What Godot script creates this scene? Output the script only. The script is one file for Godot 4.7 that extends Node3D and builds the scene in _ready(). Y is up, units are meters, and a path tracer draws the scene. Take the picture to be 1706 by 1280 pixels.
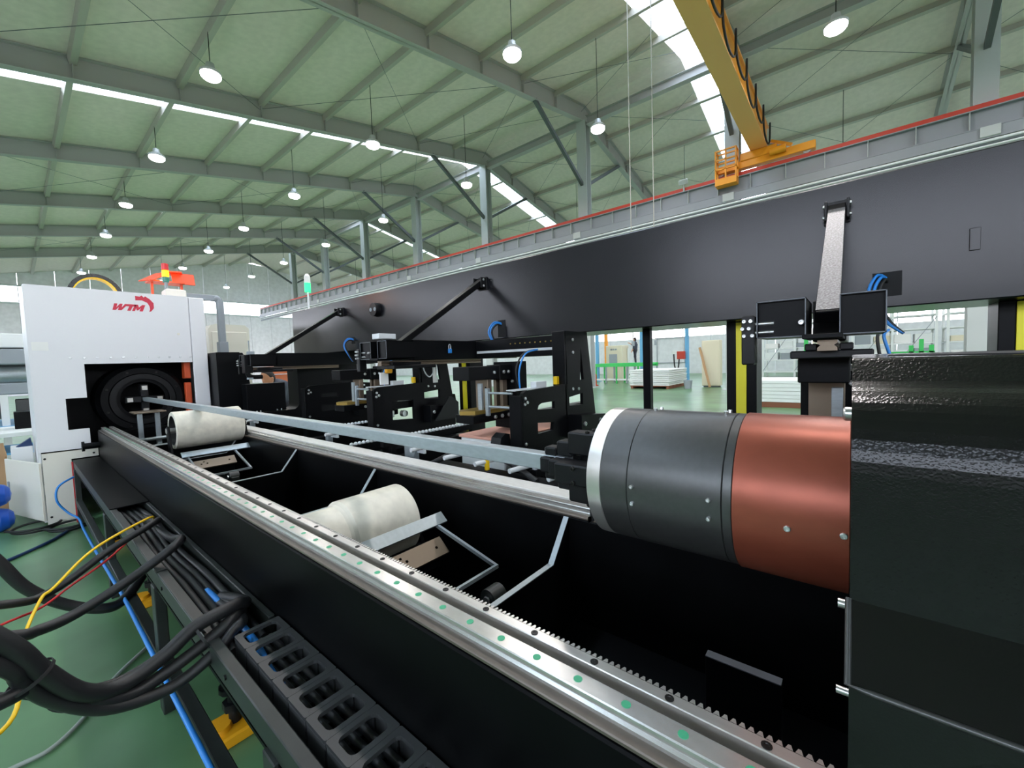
extends Node3D
# A tube laser cutting machine in a steel factory hall.
# x runs across the hall, y is up, z runs along the machine bed (far end at -z). Units are metres.

var M := {}
var names := {}
var bolt_meshes := {}
var rng := RandomNumberGenerator.new()

const RIDGE := 19.15
const SLOPE := 0.2046
const FRAMES := [23.4, 16.6, 9.8, 3.0, -3.8, -10.6, -17.4, -24.2, -31.0, -37.8, -44.6]
const LEFT := -8.0
const RIGHT := 36.0
const BACK := 24.0
const FAR := -55.0

func _ready():
	rng.seed = 71
	# camera
	var cam := Camera3D.new()
	cam.name = "camera"
	cam.fov = rad_to_deg(2.0 * atan(640.0 / 686.9))
	cam.near = 0.02
	cam.far = 400.0
	cam.transform = Transform3D(Basis(Vector3(0.635302, -0.034215, 0.771505), Vector3(0.063866, 0.997924, -0.008336), Vector3(-0.769618, 0.054569, 0.636168)), Vector3(0, 1.5, 0))
	add_child(cam)
	cam.current = true
	# overcast sky
	var env := Environment.new()
	env.background_mode = Environment.BG_SKY
	var sm := ProceduralSkyMaterial.new()
	sm.sky_top_color = Color(0.84, 0.91, 1.0)
	sm.sky_horizon_color = Color(1.0, 0.98, 1.0)
	sm.ground_bottom_color = Color(0.35, 0.36, 0.34)
	sm.ground_horizon_color = Color(0.75, 0.77, 0.78)
	sm.sky_energy_multiplier = 2.8
	sm.ground_energy_multiplier = 1.6
	var sky := Sky.new()
	sky.sky_material = sm
	env.sky = sky
	env.tonemap_mode = Environment.TONE_MAPPER_LINEAR
	env.tonemap_exposure = 1.2
	env.sdfgi_enabled = true
	env.ssao_enabled = true
	env.ssil_enabled = true
	var we := WorldEnvironment.new()
	we.name = "environment"
	we.environment = env
	add_child(we)
	make_materials()
	# the hall
	build_floor()
	build_walls()
	build_roof()
	build_columns()
	build_runway()
	build_crane()
	build_lamps()
	build_roof_extras()
	build_background()
	# the machine
	build_bed()
	build_rollers()
	build_workpiece()
	build_carriage()
	build_cabinet()
	build_gantry()
	build_stands()
	build_conveyors()
	build_cable_frame()
	build_hoses()
	build_people()

# ---------------------------------------------------------------- geometry

class Geo:
	var v := PackedVector3Array()
	var n := PackedVector3Array()

	func tri(a: Vector3, b: Vector3, c: Vector3, na: Vector3, nb: Vector3, nc: Vector3):
		if (b - a).cross(c - a).dot(na + nb + nc) > 0.0:
			v.append_array([a, c, b]); n.append_array([na, nc, nb])
		else:
			v.append_array([a, b, c]); n.append_array([na, nb, nc])

	func quad(a: Vector3, b: Vector3, c: Vector3, d: Vector3, nn: Vector3):
		tri(a, b, c, nn, nn, nn)
		tri(a, c, d, nn, nn, nn)

	func flat(a: Vector3, b: Vector3, c: Vector3, out: Vector3):
		var m := (b - a).cross(c - a).normalized()
		if m.dot(out) < 0.0: m = -m
		tri(a, b, c, m, m, m)

	# box between two corners, edges chamfered by ch
	func bx(x0: float, y0: float, z0: float, x1: float, y1: float, z1: float, ch := 0.0):
		var s := Vector3(absf(x1 - x0), absf(y1 - y0), absf(z1 - z0))
		obx(Transform3D(Basis(), Vector3(x0 + x1, y0 + y1, z0 + z1) * 0.5), s, ch)

	func obx(t: Transform3D, size: Vector3, ch := 0.0):
		var h := size * 0.5
		ch = minf(ch, minf(h.x, minf(h.y, h.z)) * 0.9)
		var k := h - Vector3.ONE * ch
		for a in 3:
			var b := (a + 1) % 3
			var c := (a + 2) % 3
			for s in [-1.0, 1.0]:
				var q := []
				for e in [[-1, -1], [1, -1], [1, 1], [-1, 1]]:
					var p := Vector3.ZERO
					p[a] = s * h[a]; p[b] = e[0] * k[b]; p[c] = e[1] * k[c]
					q.append(t * p)
				var nn := Vector3.ZERO
				nn[a] = s
				quad(q[0], q[1], q[2], q[3], (t.basis * nn).normalized())
		if ch <= 0.0: return
		for a in 3:
			var b := (a + 1) % 3
			var c := (a + 2) % 3
			for sa in [-1.0, 1.0]:
				for sb in [-1.0, 1.0]:
					var q := []
					for e in [[0, -1], [0, 1], [1, 1], [1, -1]]:
						var p := Vector3.ZERO
						p[a] = sa * (h[a] if e[0] == 0 else k[a])
						p[b] = sb * (k[b] if e[0] == 0 else h[b])
						p[c] = e[1] * k[c]
						q.append(t * p)
					var nn := Vector3.ZERO
					nn[a] = sa; nn[b] = sb
					quad(q[0], q[1], q[2], q[3], (t.basis * nn).normalized())
		for sx in [-1.0, 1.0]:
			for sy in [-1.0, 1.0]:
				for sz in [-1.0, 1.0]:
					flat(t * Vector3(sx * h.x, sy * k.y, sz * k.z), t * Vector3(sx * k.x, sy * h.y, sz * k.z), t * Vector3(sx * k.x, sy * k.y, sz * h.z), t.basis * Vector3(sx, sy, sz))

	# rectangular bar from a to b: w across, h in the direction nearest to up
	func bar(a: Vector3, b: Vector3, w: float, h: float, ch := 0.0, up := Vector3.UP):
		var f := (b - a).normalized()
		if absf(f.dot(up)) > 0.999: up = Vector3.RIGHT
		var x := up.cross(f).normalized()
		var y := f.cross(x)
		obx(Transform3D(Basis(x, y, f), (a + b) * 0.5), Vector3(w, h, a.distance_to(b)), ch)

	func frame(f: Vector3) -> Basis:
		var up := Vector3.UP if absf(f.y) < 0.95 else Vector3.RIGHT
		var x := up.cross(f).normalized()
		return Basis(x, f.cross(x), f)

	func cyl(a: Vector3, b: Vector3, ra: float, rb := -1.0, seg := 16, caps := true):
		if rb < 0.0: rb = ra
		lathe(a, b, [[0.0, ra], [1.0, rb]], seg, caps, true)

	# profile of [distance along the axis, radius]; with unit, distances are shares of the length
	func lathe(a: Vector3, b: Vector3, prof: Array, seg := 24, caps := true, unit := false):
		var f := (b - a).normalized()
		var len := a.distance_to(b) if unit else 1.0
		var B := frame(f)
		for i in prof.size() - 1:
			var d0: float = prof[i][0] * len
			var d1: float = prof[i + 1][0] * len
			var r0: float = prof[i][1]
			var r1: float = prof[i + 1][1]
			var tn := Vector2(d1 - d0, r0 - r1).normalized()
			for k in seg:
				var t0 := TAU * k / seg
				var t1 := TAU * (k + 1) / seg
				var e0 := B.x * cos(t0) + B.y * sin(t0)
				var e1 := B.x * cos(t1) + B.y * sin(t1)
				var n0 := (e0 * tn.x + f * tn.y).normalized()
				var n1 := (e1 * tn.x + f * tn.y).normalized()
				var p00 := a + f * d0 + e0 * r0
				var p01 := a + f * d0 + e1 * r0
				var p10 := a + f * d1 + e0 * r1
				var p11 := a + f * d1 + e1 * r1
				if r0 > 1e-6: tri(p00, p01, p11, n0, n1, n1)
				if r1 > 1e-6: tri(p00, p11, p10, n0, n1, n0)
		if caps:
			for e in [[prof[0], -1.0], [prof[-1], 1.0]]:
				var r: float = e[0][1]
				if r <= 1e-6: continue
				var c: Vector3 = a + f * (e[0][0] * len)
				for k in seg:
					var t0 := TAU * k / seg
					var t1 := TAU * (k + 1) / seg
					flat(c, c + (B.x * cos(t0) + B.y * sin(t0)) * r, c + (B.x * cos(t1) + B.y * sin(t1)) * r, f * e[1])

	# polygon extruded along an axis: "z" reads points as (x, y), "x" as (z, y), "y" as (x, z)
	func at(p: Vector2, axis: String, d: float) -> Vector3:
		return Vector3(p.x, p.y, d) if axis == "z" else Vector3(d, p.y, p.x) if axis == "x" else Vector3(p.x, d, p.y)

	func prism(poly: PackedVector2Array, axis: String, d0: float, d1: float):
		if Geometry2D.is_polygon_clockwise(poly): poly.reverse()
		var idx := Geometry2D.triangulate_polygon(poly)
		if idx.is_empty(): push_warning("polygon not triangulated")
		for e in [[minf(d0, d1), -1.0], [maxf(d0, d1), 1.0]]:
			var nn := at(Vector2.ZERO, axis, e[1])
			for i in range(0, idx.size(), 3):
				tri(at(poly[idx[i]], axis, e[0]), at(poly[idx[i + 1]], axis, e[0]), at(poly[idx[i + 2]], axis, e[0]), nn, nn, nn)
		for i in poly.size():
			var p := poly[i]
			var q := poly[(i + 1) % poly.size()]
			var o2 := (q - p)
			if o2.length() < 1e-6: continue
			o2 = Vector2(o2.y, -o2.x).normalized()
			quad(at(p, axis, d0), at(q, axis, d0), at(q, axis, d1), at(p, axis, d1), at(o2, axis, 0.0))

	# outer outline with holes, as one outline joined by hair-thin slits
	static func holed(outer: PackedVector2Array, holes: Array) -> PackedVector2Array:
		var o := outer.duplicate()
		if Geometry2D.is_polygon_clockwise(o): o.reverse()
		for hh in holes:
			var h: PackedVector2Array = hh.duplicate()
			if not Geometry2D.is_polygon_clockwise(h): h.reverse()
			var best := [1e9, 0, 0]
			for i in o.size():
				for j in h.size():
					var d := o[i].distance_to(h[j])
					if d < best[0]: best = [d, i, j]
			var i: int = best[1]
			var j: int = best[2]
			var dir: Vector2 = (h[j] - o[i]).normalized()
			var e := Vector2(dir.y, -dir.x) * 0.0002
			var nw := PackedVector2Array()
			for k in i + 1: nw.append(o[k])
			for k in h.size(): nw.append(h[(j + k) % h.size()])
			nw.append(h[j] + e)
			nw.append(o[i] + e)
			for k in range(i + 1, o.size()): nw.append(o[k])
			o = nw
		return o

	static func rect(x0: float, y0: float, x1: float, y1: float, r := 0.0) -> PackedVector2Array:
		var p := PackedVector2Array()
		if r <= 0.0:
			p.append_array([Vector2(x0, y0), Vector2(x1, y0), Vector2(x1, y1), Vector2(x0, y1)])
			return p
		for c in [[x1 - r, y1 - r, 0.0], [x0 + r, y1 - r, PI / 2], [x0 + r, y0 + r, PI], [x1 - r, y0 + r, PI * 1.5]]:
			for k in 5:
				var t: float = c[2] + PI / 2 * k / 4.0
				p.append(Vector2(c[0] + r * cos(t), c[1] + r * sin(t)))
		return p

	# round hose along a smooth path
	func hose(pts: Array, r: float, seg := 10, per := 6, straight := false):
		var path := []
		if straight: path = pts
		else:
			for i in pts.size() - 1:
				var p0: Vector3 = pts[maxi(i - 1, 0)]
				var p3: Vector3 = pts[mini(i + 2, pts.size() - 1)]
				for k in per: path.append((pts[i] as Vector3).cubic_interpolate(pts[i + 1], p0, p3, float(k) / per))
			path.append(pts[-1])
		var f: Vector3 = (path[1] - path[0]).normalized()
		var B := frame(f)
		var x := B.x
		var prev := []
		var prevn := []
		for i in path.size():
			var t: Vector3 = (path[mini(i + 1, path.size() - 1)] - path[maxi(i - 1, 0)]).normalized()
			x = (x - t * x.dot(t)).normalized()
			var y := t.cross(x)
			var ring := []
			var rn := []
			for k in seg:
				var e: Vector3 = x * cos(TAU * k / seg) + y * sin(TAU * k / seg)
				ring.append(path[i] + e * r)
				rn.append(e)
			if i > 0:
				for k in seg:
					var l := (k + 1) % seg
					tri(prev[k], prev[l], ring[l], prevn[k], prevn[l], rn[l])
					tri(prev[k], ring[l], ring[k], prevn[k], rn[l], rn[k])
			if i == 0 or i == path.size() - 1:
				for k in seg: flat(path[i], ring[k], ring[(k + 1) % seg], -t if i == 0 else t)
			prev = ring
			prevn = rn

	func ball(c: Vector3, r: Vector3, rings := 8, seg := 12):
		for i in rings:
			var a0 := PI * i / rings
			var a1 := PI * (i + 1) / rings
			for k in seg:
				var t0 := TAU * k / seg
				var t1 := TAU * (k + 1) / seg
				var q := []
				for e in [[a0, t0], [a0, t1], [a1, t1], [a1, t0]]: q.append(Vector3(sin(e[0]) * cos(e[1]), cos(e[0]), sin(e[0]) * sin(e[1])))
				var nn := []
				var p := []
				for e in q:
					p.append(c + e * r)
					nn.append((e / r).normalized())
				if i > 0: tri(p[0], p[1], p[2], nn[0], nn[1], nn[2])
				if i < rings - 1: tri(p[0], p[2], p[3], nn[0], nn[2], nn[3])

	func mesh(base: Vector3) -> ArrayMesh:
		var arr := []
		arr.resize(Mesh.ARRAY_MAX)
		var w := v.duplicate()
		if base != Vector3.ZERO:
			for i in w.size(): w[i] -= base
		arr[Mesh.ARRAY_VERTEX] = w
		arr[Mesh.ARRAY_NORMAL] = n
		var m := ArrayMesh.new()
		m.add_surface_from_arrays(Mesh.PRIMITIVE_TRIANGLES, arr)
		return m

func numbered(called: String) -> String:
	var k: int = names.get(called, 0)
	names[called] = k + 1
	return called if k == 0 else "%s_%03d" % [called, k]

func thing(called: String, label: String, category: String, base := Vector3.ZERO, group := "", kind := "") -> Node3D:
	var o := Node3D.new()
	o.name = numbered(called)
	add_child(o)
	o.position = base
	tag(o, label, category, group, kind)
	return o

func tag(o: Node, label := "", category := "", group := "", kind := ""):
	if label: o.set_meta("label", label)
	if category: o.set_meta("category", category)
	if group: o.set_meta("group", group)
	if kind: o.set_meta("kind", kind)

# one part; its geometry is given in the hall's coordinates
func part(g: Geo, called: String, m: Material, parent: Node3D, label := "") -> MeshInstance3D:
	var o := MeshInstance3D.new()
	o.name = called
	var base := Vector3.ZERO
	var p: Node = parent
	while p != self:
		base += p.position
		p = p.get_parent()
	o.mesh = g.mesh(base)
	o.material_override = m
	parent.add_child(o, true)
	if label: o.set_meta("label", label)
	return o

# a thing that is one mesh
func solo(g: Geo, called: String, m: Material, label: String, category: String, base := Vector3.ZERO, group := "", kind := "") -> MeshInstance3D:
	var o := MeshInstance3D.new()
	o.name = numbered(called)
	o.mesh = g.mesh(base)
	o.material_override = m
	add_child(o)
	o.position = base
	tag(o, label, category, group, kind)
	return o

# a copy of a mesh already made, put somewhere else
func again(src: MeshInstance3D, called: String, parent: Node3D, pos: Vector3, m: Material = null) -> MeshInstance3D:
	var o := MeshInstance3D.new()
	o.name = called
	o.mesh = src.mesh
	o.material_override = m if m else src.material_override
	o.transform = src.transform
	o.position = pos
	parent.add_child(o, true)
	return o

# hexagon or round bolt head at a point of the hall, standing up along dir
func bolt(parent: Node3D, at: Vector3, dir: Vector3, r: float, h: float, m: Material, hexa := false, called := "bolt"):
	var key := [r, h, hexa]
	if not bolt_meshes.has(key):
		var g := Geo.new()
		if hexa: g.cyl(Vector3(0, 0, 0), Vector3(0, 0, h), r, r, 6)
		else: g.lathe(Vector3.ZERO, Vector3(0, 0, 1), [[0.0, r], [h * 0.75, r], [h, r * 0.8], [h, r * 0.45], [h * 0.6, r * 0.4], [h * 0.6, 0.0]], 10, false)
		bolt_meshes[key] = g.mesh(Vector3.ZERO)
	var o := MeshInstance3D.new()
	o.name = called
	o.mesh = bolt_meshes[key]
	o.material_override = m
	var base := Vector3.ZERO
	var p: Node = parent
	while p != self:
		base += p.position
		p = p.get_parent()
	o.transform = Transform3D(Geo.new().frame(dir.normalized()), at - base)
	parent.add_child(o, true)
	return o

# ---------------------------------------------------------------- materials

func rgb(r: float, g: float, b: float) -> Color:
	return Color(r / 255.0, g / 255.0, b / 255.0)

func noise_tex(seed_: int, freq: float, octaves := 4, low := 0.0, high := 1.0, size := 512, type := FastNoiseLite.TYPE_SIMPLEX_SMOOTH) -> NoiseTexture2D:
	var f := FastNoiseLite.new()
	f.seed = seed_
	f.noise_type = type
	f.frequency = freq
	f.fractal_octaves = octaves
	var t := NoiseTexture2D.new()
	t.width = size
	t.height = size
	t.seamless = true
	t.noise = f
	var ramp := Gradient.new()
	ramp.set_color(0, Color(low, low, low))
	ramp.set_color(1, Color(high, high, high))
	t.color_ramp = ramp
	return t

func noise_normal(seed_: int, freq: float, strength: float, size := 512) -> NoiseTexture2D:
	var f := FastNoiseLite.new()
	f.seed = seed_
	f.frequency = freq
	f.fractal_octaves = 2
	var t := NoiseTexture2D.new()
	t.width = size
	t.height = size
	t.seamless = true
	t.noise = f
	t.as_normal_map = true
	t.bump_strength = strength
	return t

func mat(called: String, c: Color, rough := 0.6, metal := 0.0) -> StandardMaterial3D:
	var m := StandardMaterial3D.new()
	m.resource_name = called
	m.albedo_color = c
	m.roughness = rough
	m.metallic = metal
	M[called] = m
	return m

func grain(m: StandardMaterial3D, tex: Texture2D, scale: Vector3):
	m.albedo_texture = tex
	m.uv1_triplanar = true
	m.uv1_world_triplanar = true
	m.uv1_scale = scale

func relief(m: StandardMaterial3D, tex: Texture2D, scale: Vector3, depth := 1.0):
	m.normal_enabled = true
	m.normal_texture = tex
	m.normal_scale = depth
	m.uv1_triplanar = true
	m.uv1_world_triplanar = true
	m.uv1_scale = scale

func glow(called: String, c: Color, energy: float) -> StandardMaterial3D:
	var m := mat(called, c, 0.4)
	m.emission_enabled = true
	m.emission = c
	m.emission_energy_multiplier = energy
	return m

func make_materials():
	var mottle := noise_tex(3, 0.02, 5, 0.93, 1.0)
	var smudge := noise_tex(9, 0.006, 5, 0.72, 1.0)
	var streak := noise_tex(21, 0.02, 4, 0.93, 1.0)
	var peel := noise_normal(5, 0.05, 3.0)
	var m := mat("floor_paint", rgb(104, 149, 104), 0.3)
	grain(m, smudge, Vector3(0.22, 0.22, 0.22))
	m = mat("roof_sheet", rgb(240, 229, 219), 0.75)
	grain(m, mottle, Vector3(0.3, 0.3, 0.3))
	mat("steel_grey", rgb(178, 177, 176), 0.55)
	mat("column_grey", rgb(184, 189, 188), 0.5)
	mat("dark_brace", rgb(96, 100, 106), 0.5)
	mat("purlin_grey", rgb(186, 182, 174), 0.6)
	m = mat("wall_panel", rgb(246, 243, 248), 0.6)
	grain(m, mottle, Vector3(0.2, 0.2, 0.2))
	m = mat("wall_white", rgb(222, 228, 230), 0.55)
	grain(m, mottle, Vector3(0.2, 0.2, 0.2))
	m = mat("skylight_pane", rgb(240, 244, 246), 0.05)
	m.transparency = BaseMaterial3D.TRANSPARENCY_ALPHA
	m.albedo_color.a = 0.22
	mat("rail_red", rgb(196, 62, 44), 0.55)
	mat("runway_grey", rgb(142, 146, 152), 0.5)
	mat("pipe_white", rgb(226, 230, 232), 0.45)
	mat("crane_yellow", rgb(242, 158, 28), 0.42)
	mat("crane_yellow_lit", rgb(252, 184, 112), 0.42)  # lighter copy of the crane yellow, light on the flanges painted in
	mat("rubber", rgb(26, 27, 28), 0.62)
	glow("lamp_lens", rgb(255, 255, 250), 14.0)
	mat("lamp_body", rgb(196, 198, 200), 0.4, 0.3)
	# machine
	m = mat("black_paint", rgb(13, 14, 16), 0.4)
	m.metallic_specular = 0.24
	relief(m, peel, Vector3(14, 14, 14), 0.12)
	m = mat("beam_paint", rgb(20, 21, 25), 0.25)
	m.metallic_specular = 0.43
	relief(m, peel, Vector3(10, 10, 10), 0.10)
	m = mat("peel_black", rgb(13, 14, 14), 0.2)
	m.metallic_specular = 0.42
	relief(m, noise_normal(8, 0.045, 6.0), Vector3(9, 9, 9), 0.22)
	m = mat("bed_black", rgb(11, 12, 13), 0.4)
	m.metallic_specular = 0.2
	grain(m, smudge, Vector3(1.3, 1.3, 1.3))
	m = mat("frame_green_black", rgb(42, 48, 45), 0.45)
	grain(m, smudge, Vector3(2.2, 2.2, 2.2))
	m = mat("bare_steel", rgb(214, 212, 206), 0.3, 0.8)
	grain(m, streak, Vector3(4, 4, 1.2))
	m = mat("ground_steel", rgb(204, 203, 198), 0.27, 0.75)
	grain(m, streak, Vector3(5, 5, 1.6))
	m = mat("rail_top", rgb(226, 224, 218), 0.4, 0.25)
	grain(m, streak, Vector3(5, 5, 1.6))
	m = mat("brown_steel", rgb(124, 115, 106), 0.38, 0.7)
	grain(m, streak, Vector3(5, 5, 2))
	m = mat("galvanised", rgb(176, 186, 190), 0.34, 0.55)
	grain(m, streak, Vector3(3, 6, 2))
	m = mat("gunmetal", rgb(84, 85, 84), 0.36, 0.7)
	grain(m, mottle, Vector3(6, 6, 6))
	m = mat("copper_cover", rgb(150, 78, 58), 0.36, 0.5)
	grain(m, mottle, Vector3(4, 4, 2))
	m = mat("painted_glint_silver", rgb(150, 152, 156), 0.4, 0.5)  # bright reflection on black paint, put into colour as silver speckle
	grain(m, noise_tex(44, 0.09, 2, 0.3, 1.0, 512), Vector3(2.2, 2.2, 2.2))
	mat("black_oxide", rgb(18, 19, 21), 0.38)
	M.black_oxide.metallic_specular = 0.35
	mat("bolt_zinc", rgb(206, 208, 208), 0.28, 0.9)
	mat("bolt_black", rgb(34, 33, 32), 0.35, 0.5)
	mat("green_cap", rgb(62, 166, 122), 0.45)
	m = mat("roller_white", rgb(232, 226, 208), 0.42)
	grain(m, noise_tex(31, 0.01, 5, 0.86, 1.0), Vector3(2.5, 2.5, 2.5))
	mat("cabinet_white", rgb(228, 228, 230), 0.35)
	mat("cabinet_cream", rgb(230, 226, 214), 0.4)
	mat("logo_red", rgb(206, 38, 66), 0.4)
	mat("warm_orange", rgb(212, 84, 40), 0.45)
	mat("sheet_orange", rgb(232, 92, 60), 0.45)
	mat("bronze", rgb(150, 124, 62), 0.4, 0.7)
	mat("guide_brown", rgb(126, 112, 96), 0.4, 0.55)
	mat("cable_blue", rgb(40, 130, 210), 0.4)
	mat("hose_navy", rgb(24, 52, 92), 0.5)
	mat("cable_yellow", rgb(240, 196, 24), 0.4)
	mat("cable_red", rgb(206, 44, 48), 0.45)
	mat("cable_grey", rgb(150, 158, 150), 0.5)
	m = mat("hose_black", rgb(27, 28, 29), 0.45)
	relief(m, noise_normal(12, 0.09, 4.0), Vector3(20, 20, 20), 0.4)
	m = mat("chain_plastic", rgb(52, 54, 54), 0.42)
	mat("foot_yellow", rgb(240, 170, 20), 0.5)
	mat("tape_yellow", rgb(240, 228, 44), 0.5)
	mat("paper_white", rgb(236, 236, 232), 0.7)
	mat("card_brown", rgb(190, 152, 112), 0.8)
	mat("rust_card", rgb(196, 108, 70), 0.75)
	mat("pink_board", rgb(232, 172, 150), 0.8)
	mat("pallet_wood", rgb(126, 78, 56), 0.8)
	mat("plastic_blue", rgb(28, 84, 186), 0.35)
	mat("post_blue", rgb(104, 172, 216), 0.5)
	mat("machine_green", rgb(60, 196, 96), 0.5)
	mat("far_cream", rgb(222, 214, 188), 0.65)
	mat("far_white", rgb(230, 234, 232), 0.6)
	mat("far_grey", rgb(150, 158, 164), 0.55)
	mat("painted_hole_shade", rgb(10, 11, 13), 0.8)  # flat dark colour standing in for shade inside holes
	mat("skin", rgb(206, 148, 116), 0.55)
	mat("shirt_dark", rgb(70, 76, 88), 0.85)
	mat("trousers", rgb(52, 54, 62), 0.85)
	mat("hair", rgb(34, 28, 26), 0.7)
	mat("strip_clear", rgb(206, 210, 212), 0.3)
	glow("amber_lamp", rgb(255, 170, 20), 2.4)
	glow("green_lamp", rgb(40, 230, 130), 1.3)
	mat("red_lens", rgb(222, 52, 56), 0.25)
	mat("green_lens", rgb(50, 130, 110), 0.25)

# ---------------------------------------------------------------- the hall

func roof_y(x: float) -> float:
	return 10.33 + SLOPE * (x if x < RIDGE else 2.0 * RIDGE - x)

func build_floor():
	var g := Geo.new()
	g.bx(LEFT - 0.3, -0.3, FAR - 0.3, RIGHT + 0.3, 0.0, BACK + 0.3)
	solo(g, "floor", M.floor_paint, "green painted concrete factory floor", "floor", Vector3.ZERO, "", "structure")

func wall_pieces(w: Node3D, axis: String, face: float, thick: float, from: float, to: float, top: Callable, bands: Array, m: Material):
	# upright panels 2.2 m wide, left open where a band of windows runs
	var a := from
	while a < to - 0.05:
		var b := minf(a + 2.2, to)
		var t0: float = top.call(a + 0.012)
		var t1: float = top.call(b - 0.012)
		var low := 0.0
		for band in bands + [[99.0, 99.0]]:
			var g := Geo.new()
			var hi0: float = minf(band[0], t0)
			var hi1: float = minf(band[0], t1)
			if hi0 - low < 0.01:
				low = band[1]
				continue
			var poly := PackedVector2Array([Vector2(a + 0.012, low), Vector2(b - 0.012, low), Vector2(b - 0.012, hi1), Vector2(a + 0.012, hi0)])
			g.prism(poly, axis, face, face + thick)
			part(g, "panel", m, w)
			low = band[1]
		a = b

func window_band(w: Node3D, axis: String, face: float, from: float, to: float, y0: float, y1: float):
	var a := from
	while a < to - 0.05:
		var b := minf(a + 2.2, to)
		var g := Geo.new()
		g.prism(Geo.rect(a + 0.03, y0, b - 0.03, y1), axis, face + 0.05, face + 0.056)
		part(g, "pane", M.skylight_pane, w)
		g = Geo.new()
		g.prism(Geo.rect(a - 0.03, y0, a + 0.03, y1), axis, face + 0.02, face + 0.08)
		part(g, "mullion", M.wall_white, w)
		a = b

func build_walls():
	var top := func(x): return roof_y(x)
	var w := thing("wall_far", "light grey panelled gable wall at the far end with window band", "wall", Vector3(0, 0, FAR), "", "structure")
	wall_pieces(w, "z", FAR, -0.15, LEFT, RIGHT, top, [[8.0, 9.35]], M.wall_panel)
	window_band(w, "z", FAR - 0.15, LEFT, RIGHT, 8.0, 9.35)
	var g := Geo.new()
	for y in [7.9, 9.4]: g.bx(LEFT, y - 0.06, FAR, RIGHT, y + 0.06, FAR + 0.12)
	part(g, "girt", M.wall_white, w)
	g = Geo.new()
	g.bx(LEFT, 0.0, FAR - 0.25, RIGHT, 7.95, FAR - 0.17)
	part(g, "backing", M.wall_panel, w)
	w = thing("wall_back", "light grey panelled gable wall behind the camera", "wall", Vector3(0, 0, BACK), "", "structure")
	wall_pieces(w, "z", BACK, 0.15, LEFT, RIGHT, top, [[4.0, 6.5]], M.wall_panel)
	window_band(w, "z", BACK, LEFT, RIGHT, 4.0, 6.5)
	var tl := func(_z): return roof_y(LEFT)
	w = thing("wall_left", "light grey panelled side wall with long windows beside the machine", "wall", Vector3(LEFT, 0, 0), "", "structure")
	wall_pieces(w, "x", LEFT, -0.15, FAR, BACK, tl, [[2.8, 5.4]], M.wall_panel)
	for s in [[FAR, -10.9], [-4.2, BACK]]: window_band(w, "x", LEFT - 0.15, s[0], s[1], 2.8, 5.4)
	g = Geo.new()
	g.bx(LEFT - 0.15, 2.8, -10.9, LEFT, 5.4, -4.2)
	part(g, "blind_panel", M.wall_panel, w)
	var tr := func(_z): return roof_y(RIGHT)
	w = thing("wall_right", "white panelled side wall far behind the black beam with small windows", "wall", Vector3(RIGHT, 0, 0), "", "structure")
	wall_pieces(w, "x", RIGHT, 0.15, FAR, BACK, tr, [[3.1, 3.9]], M.wall_white)
	window_band(w, "x", RIGHT, FAR, BACK, 3.1, 3.9)

func skylights() -> Array:
	var out := []
	for z in [9.8, -3.8, -17.4, -31.0, -44.6]: out.append([z - 2.0, z - 0.6])
	return out

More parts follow.
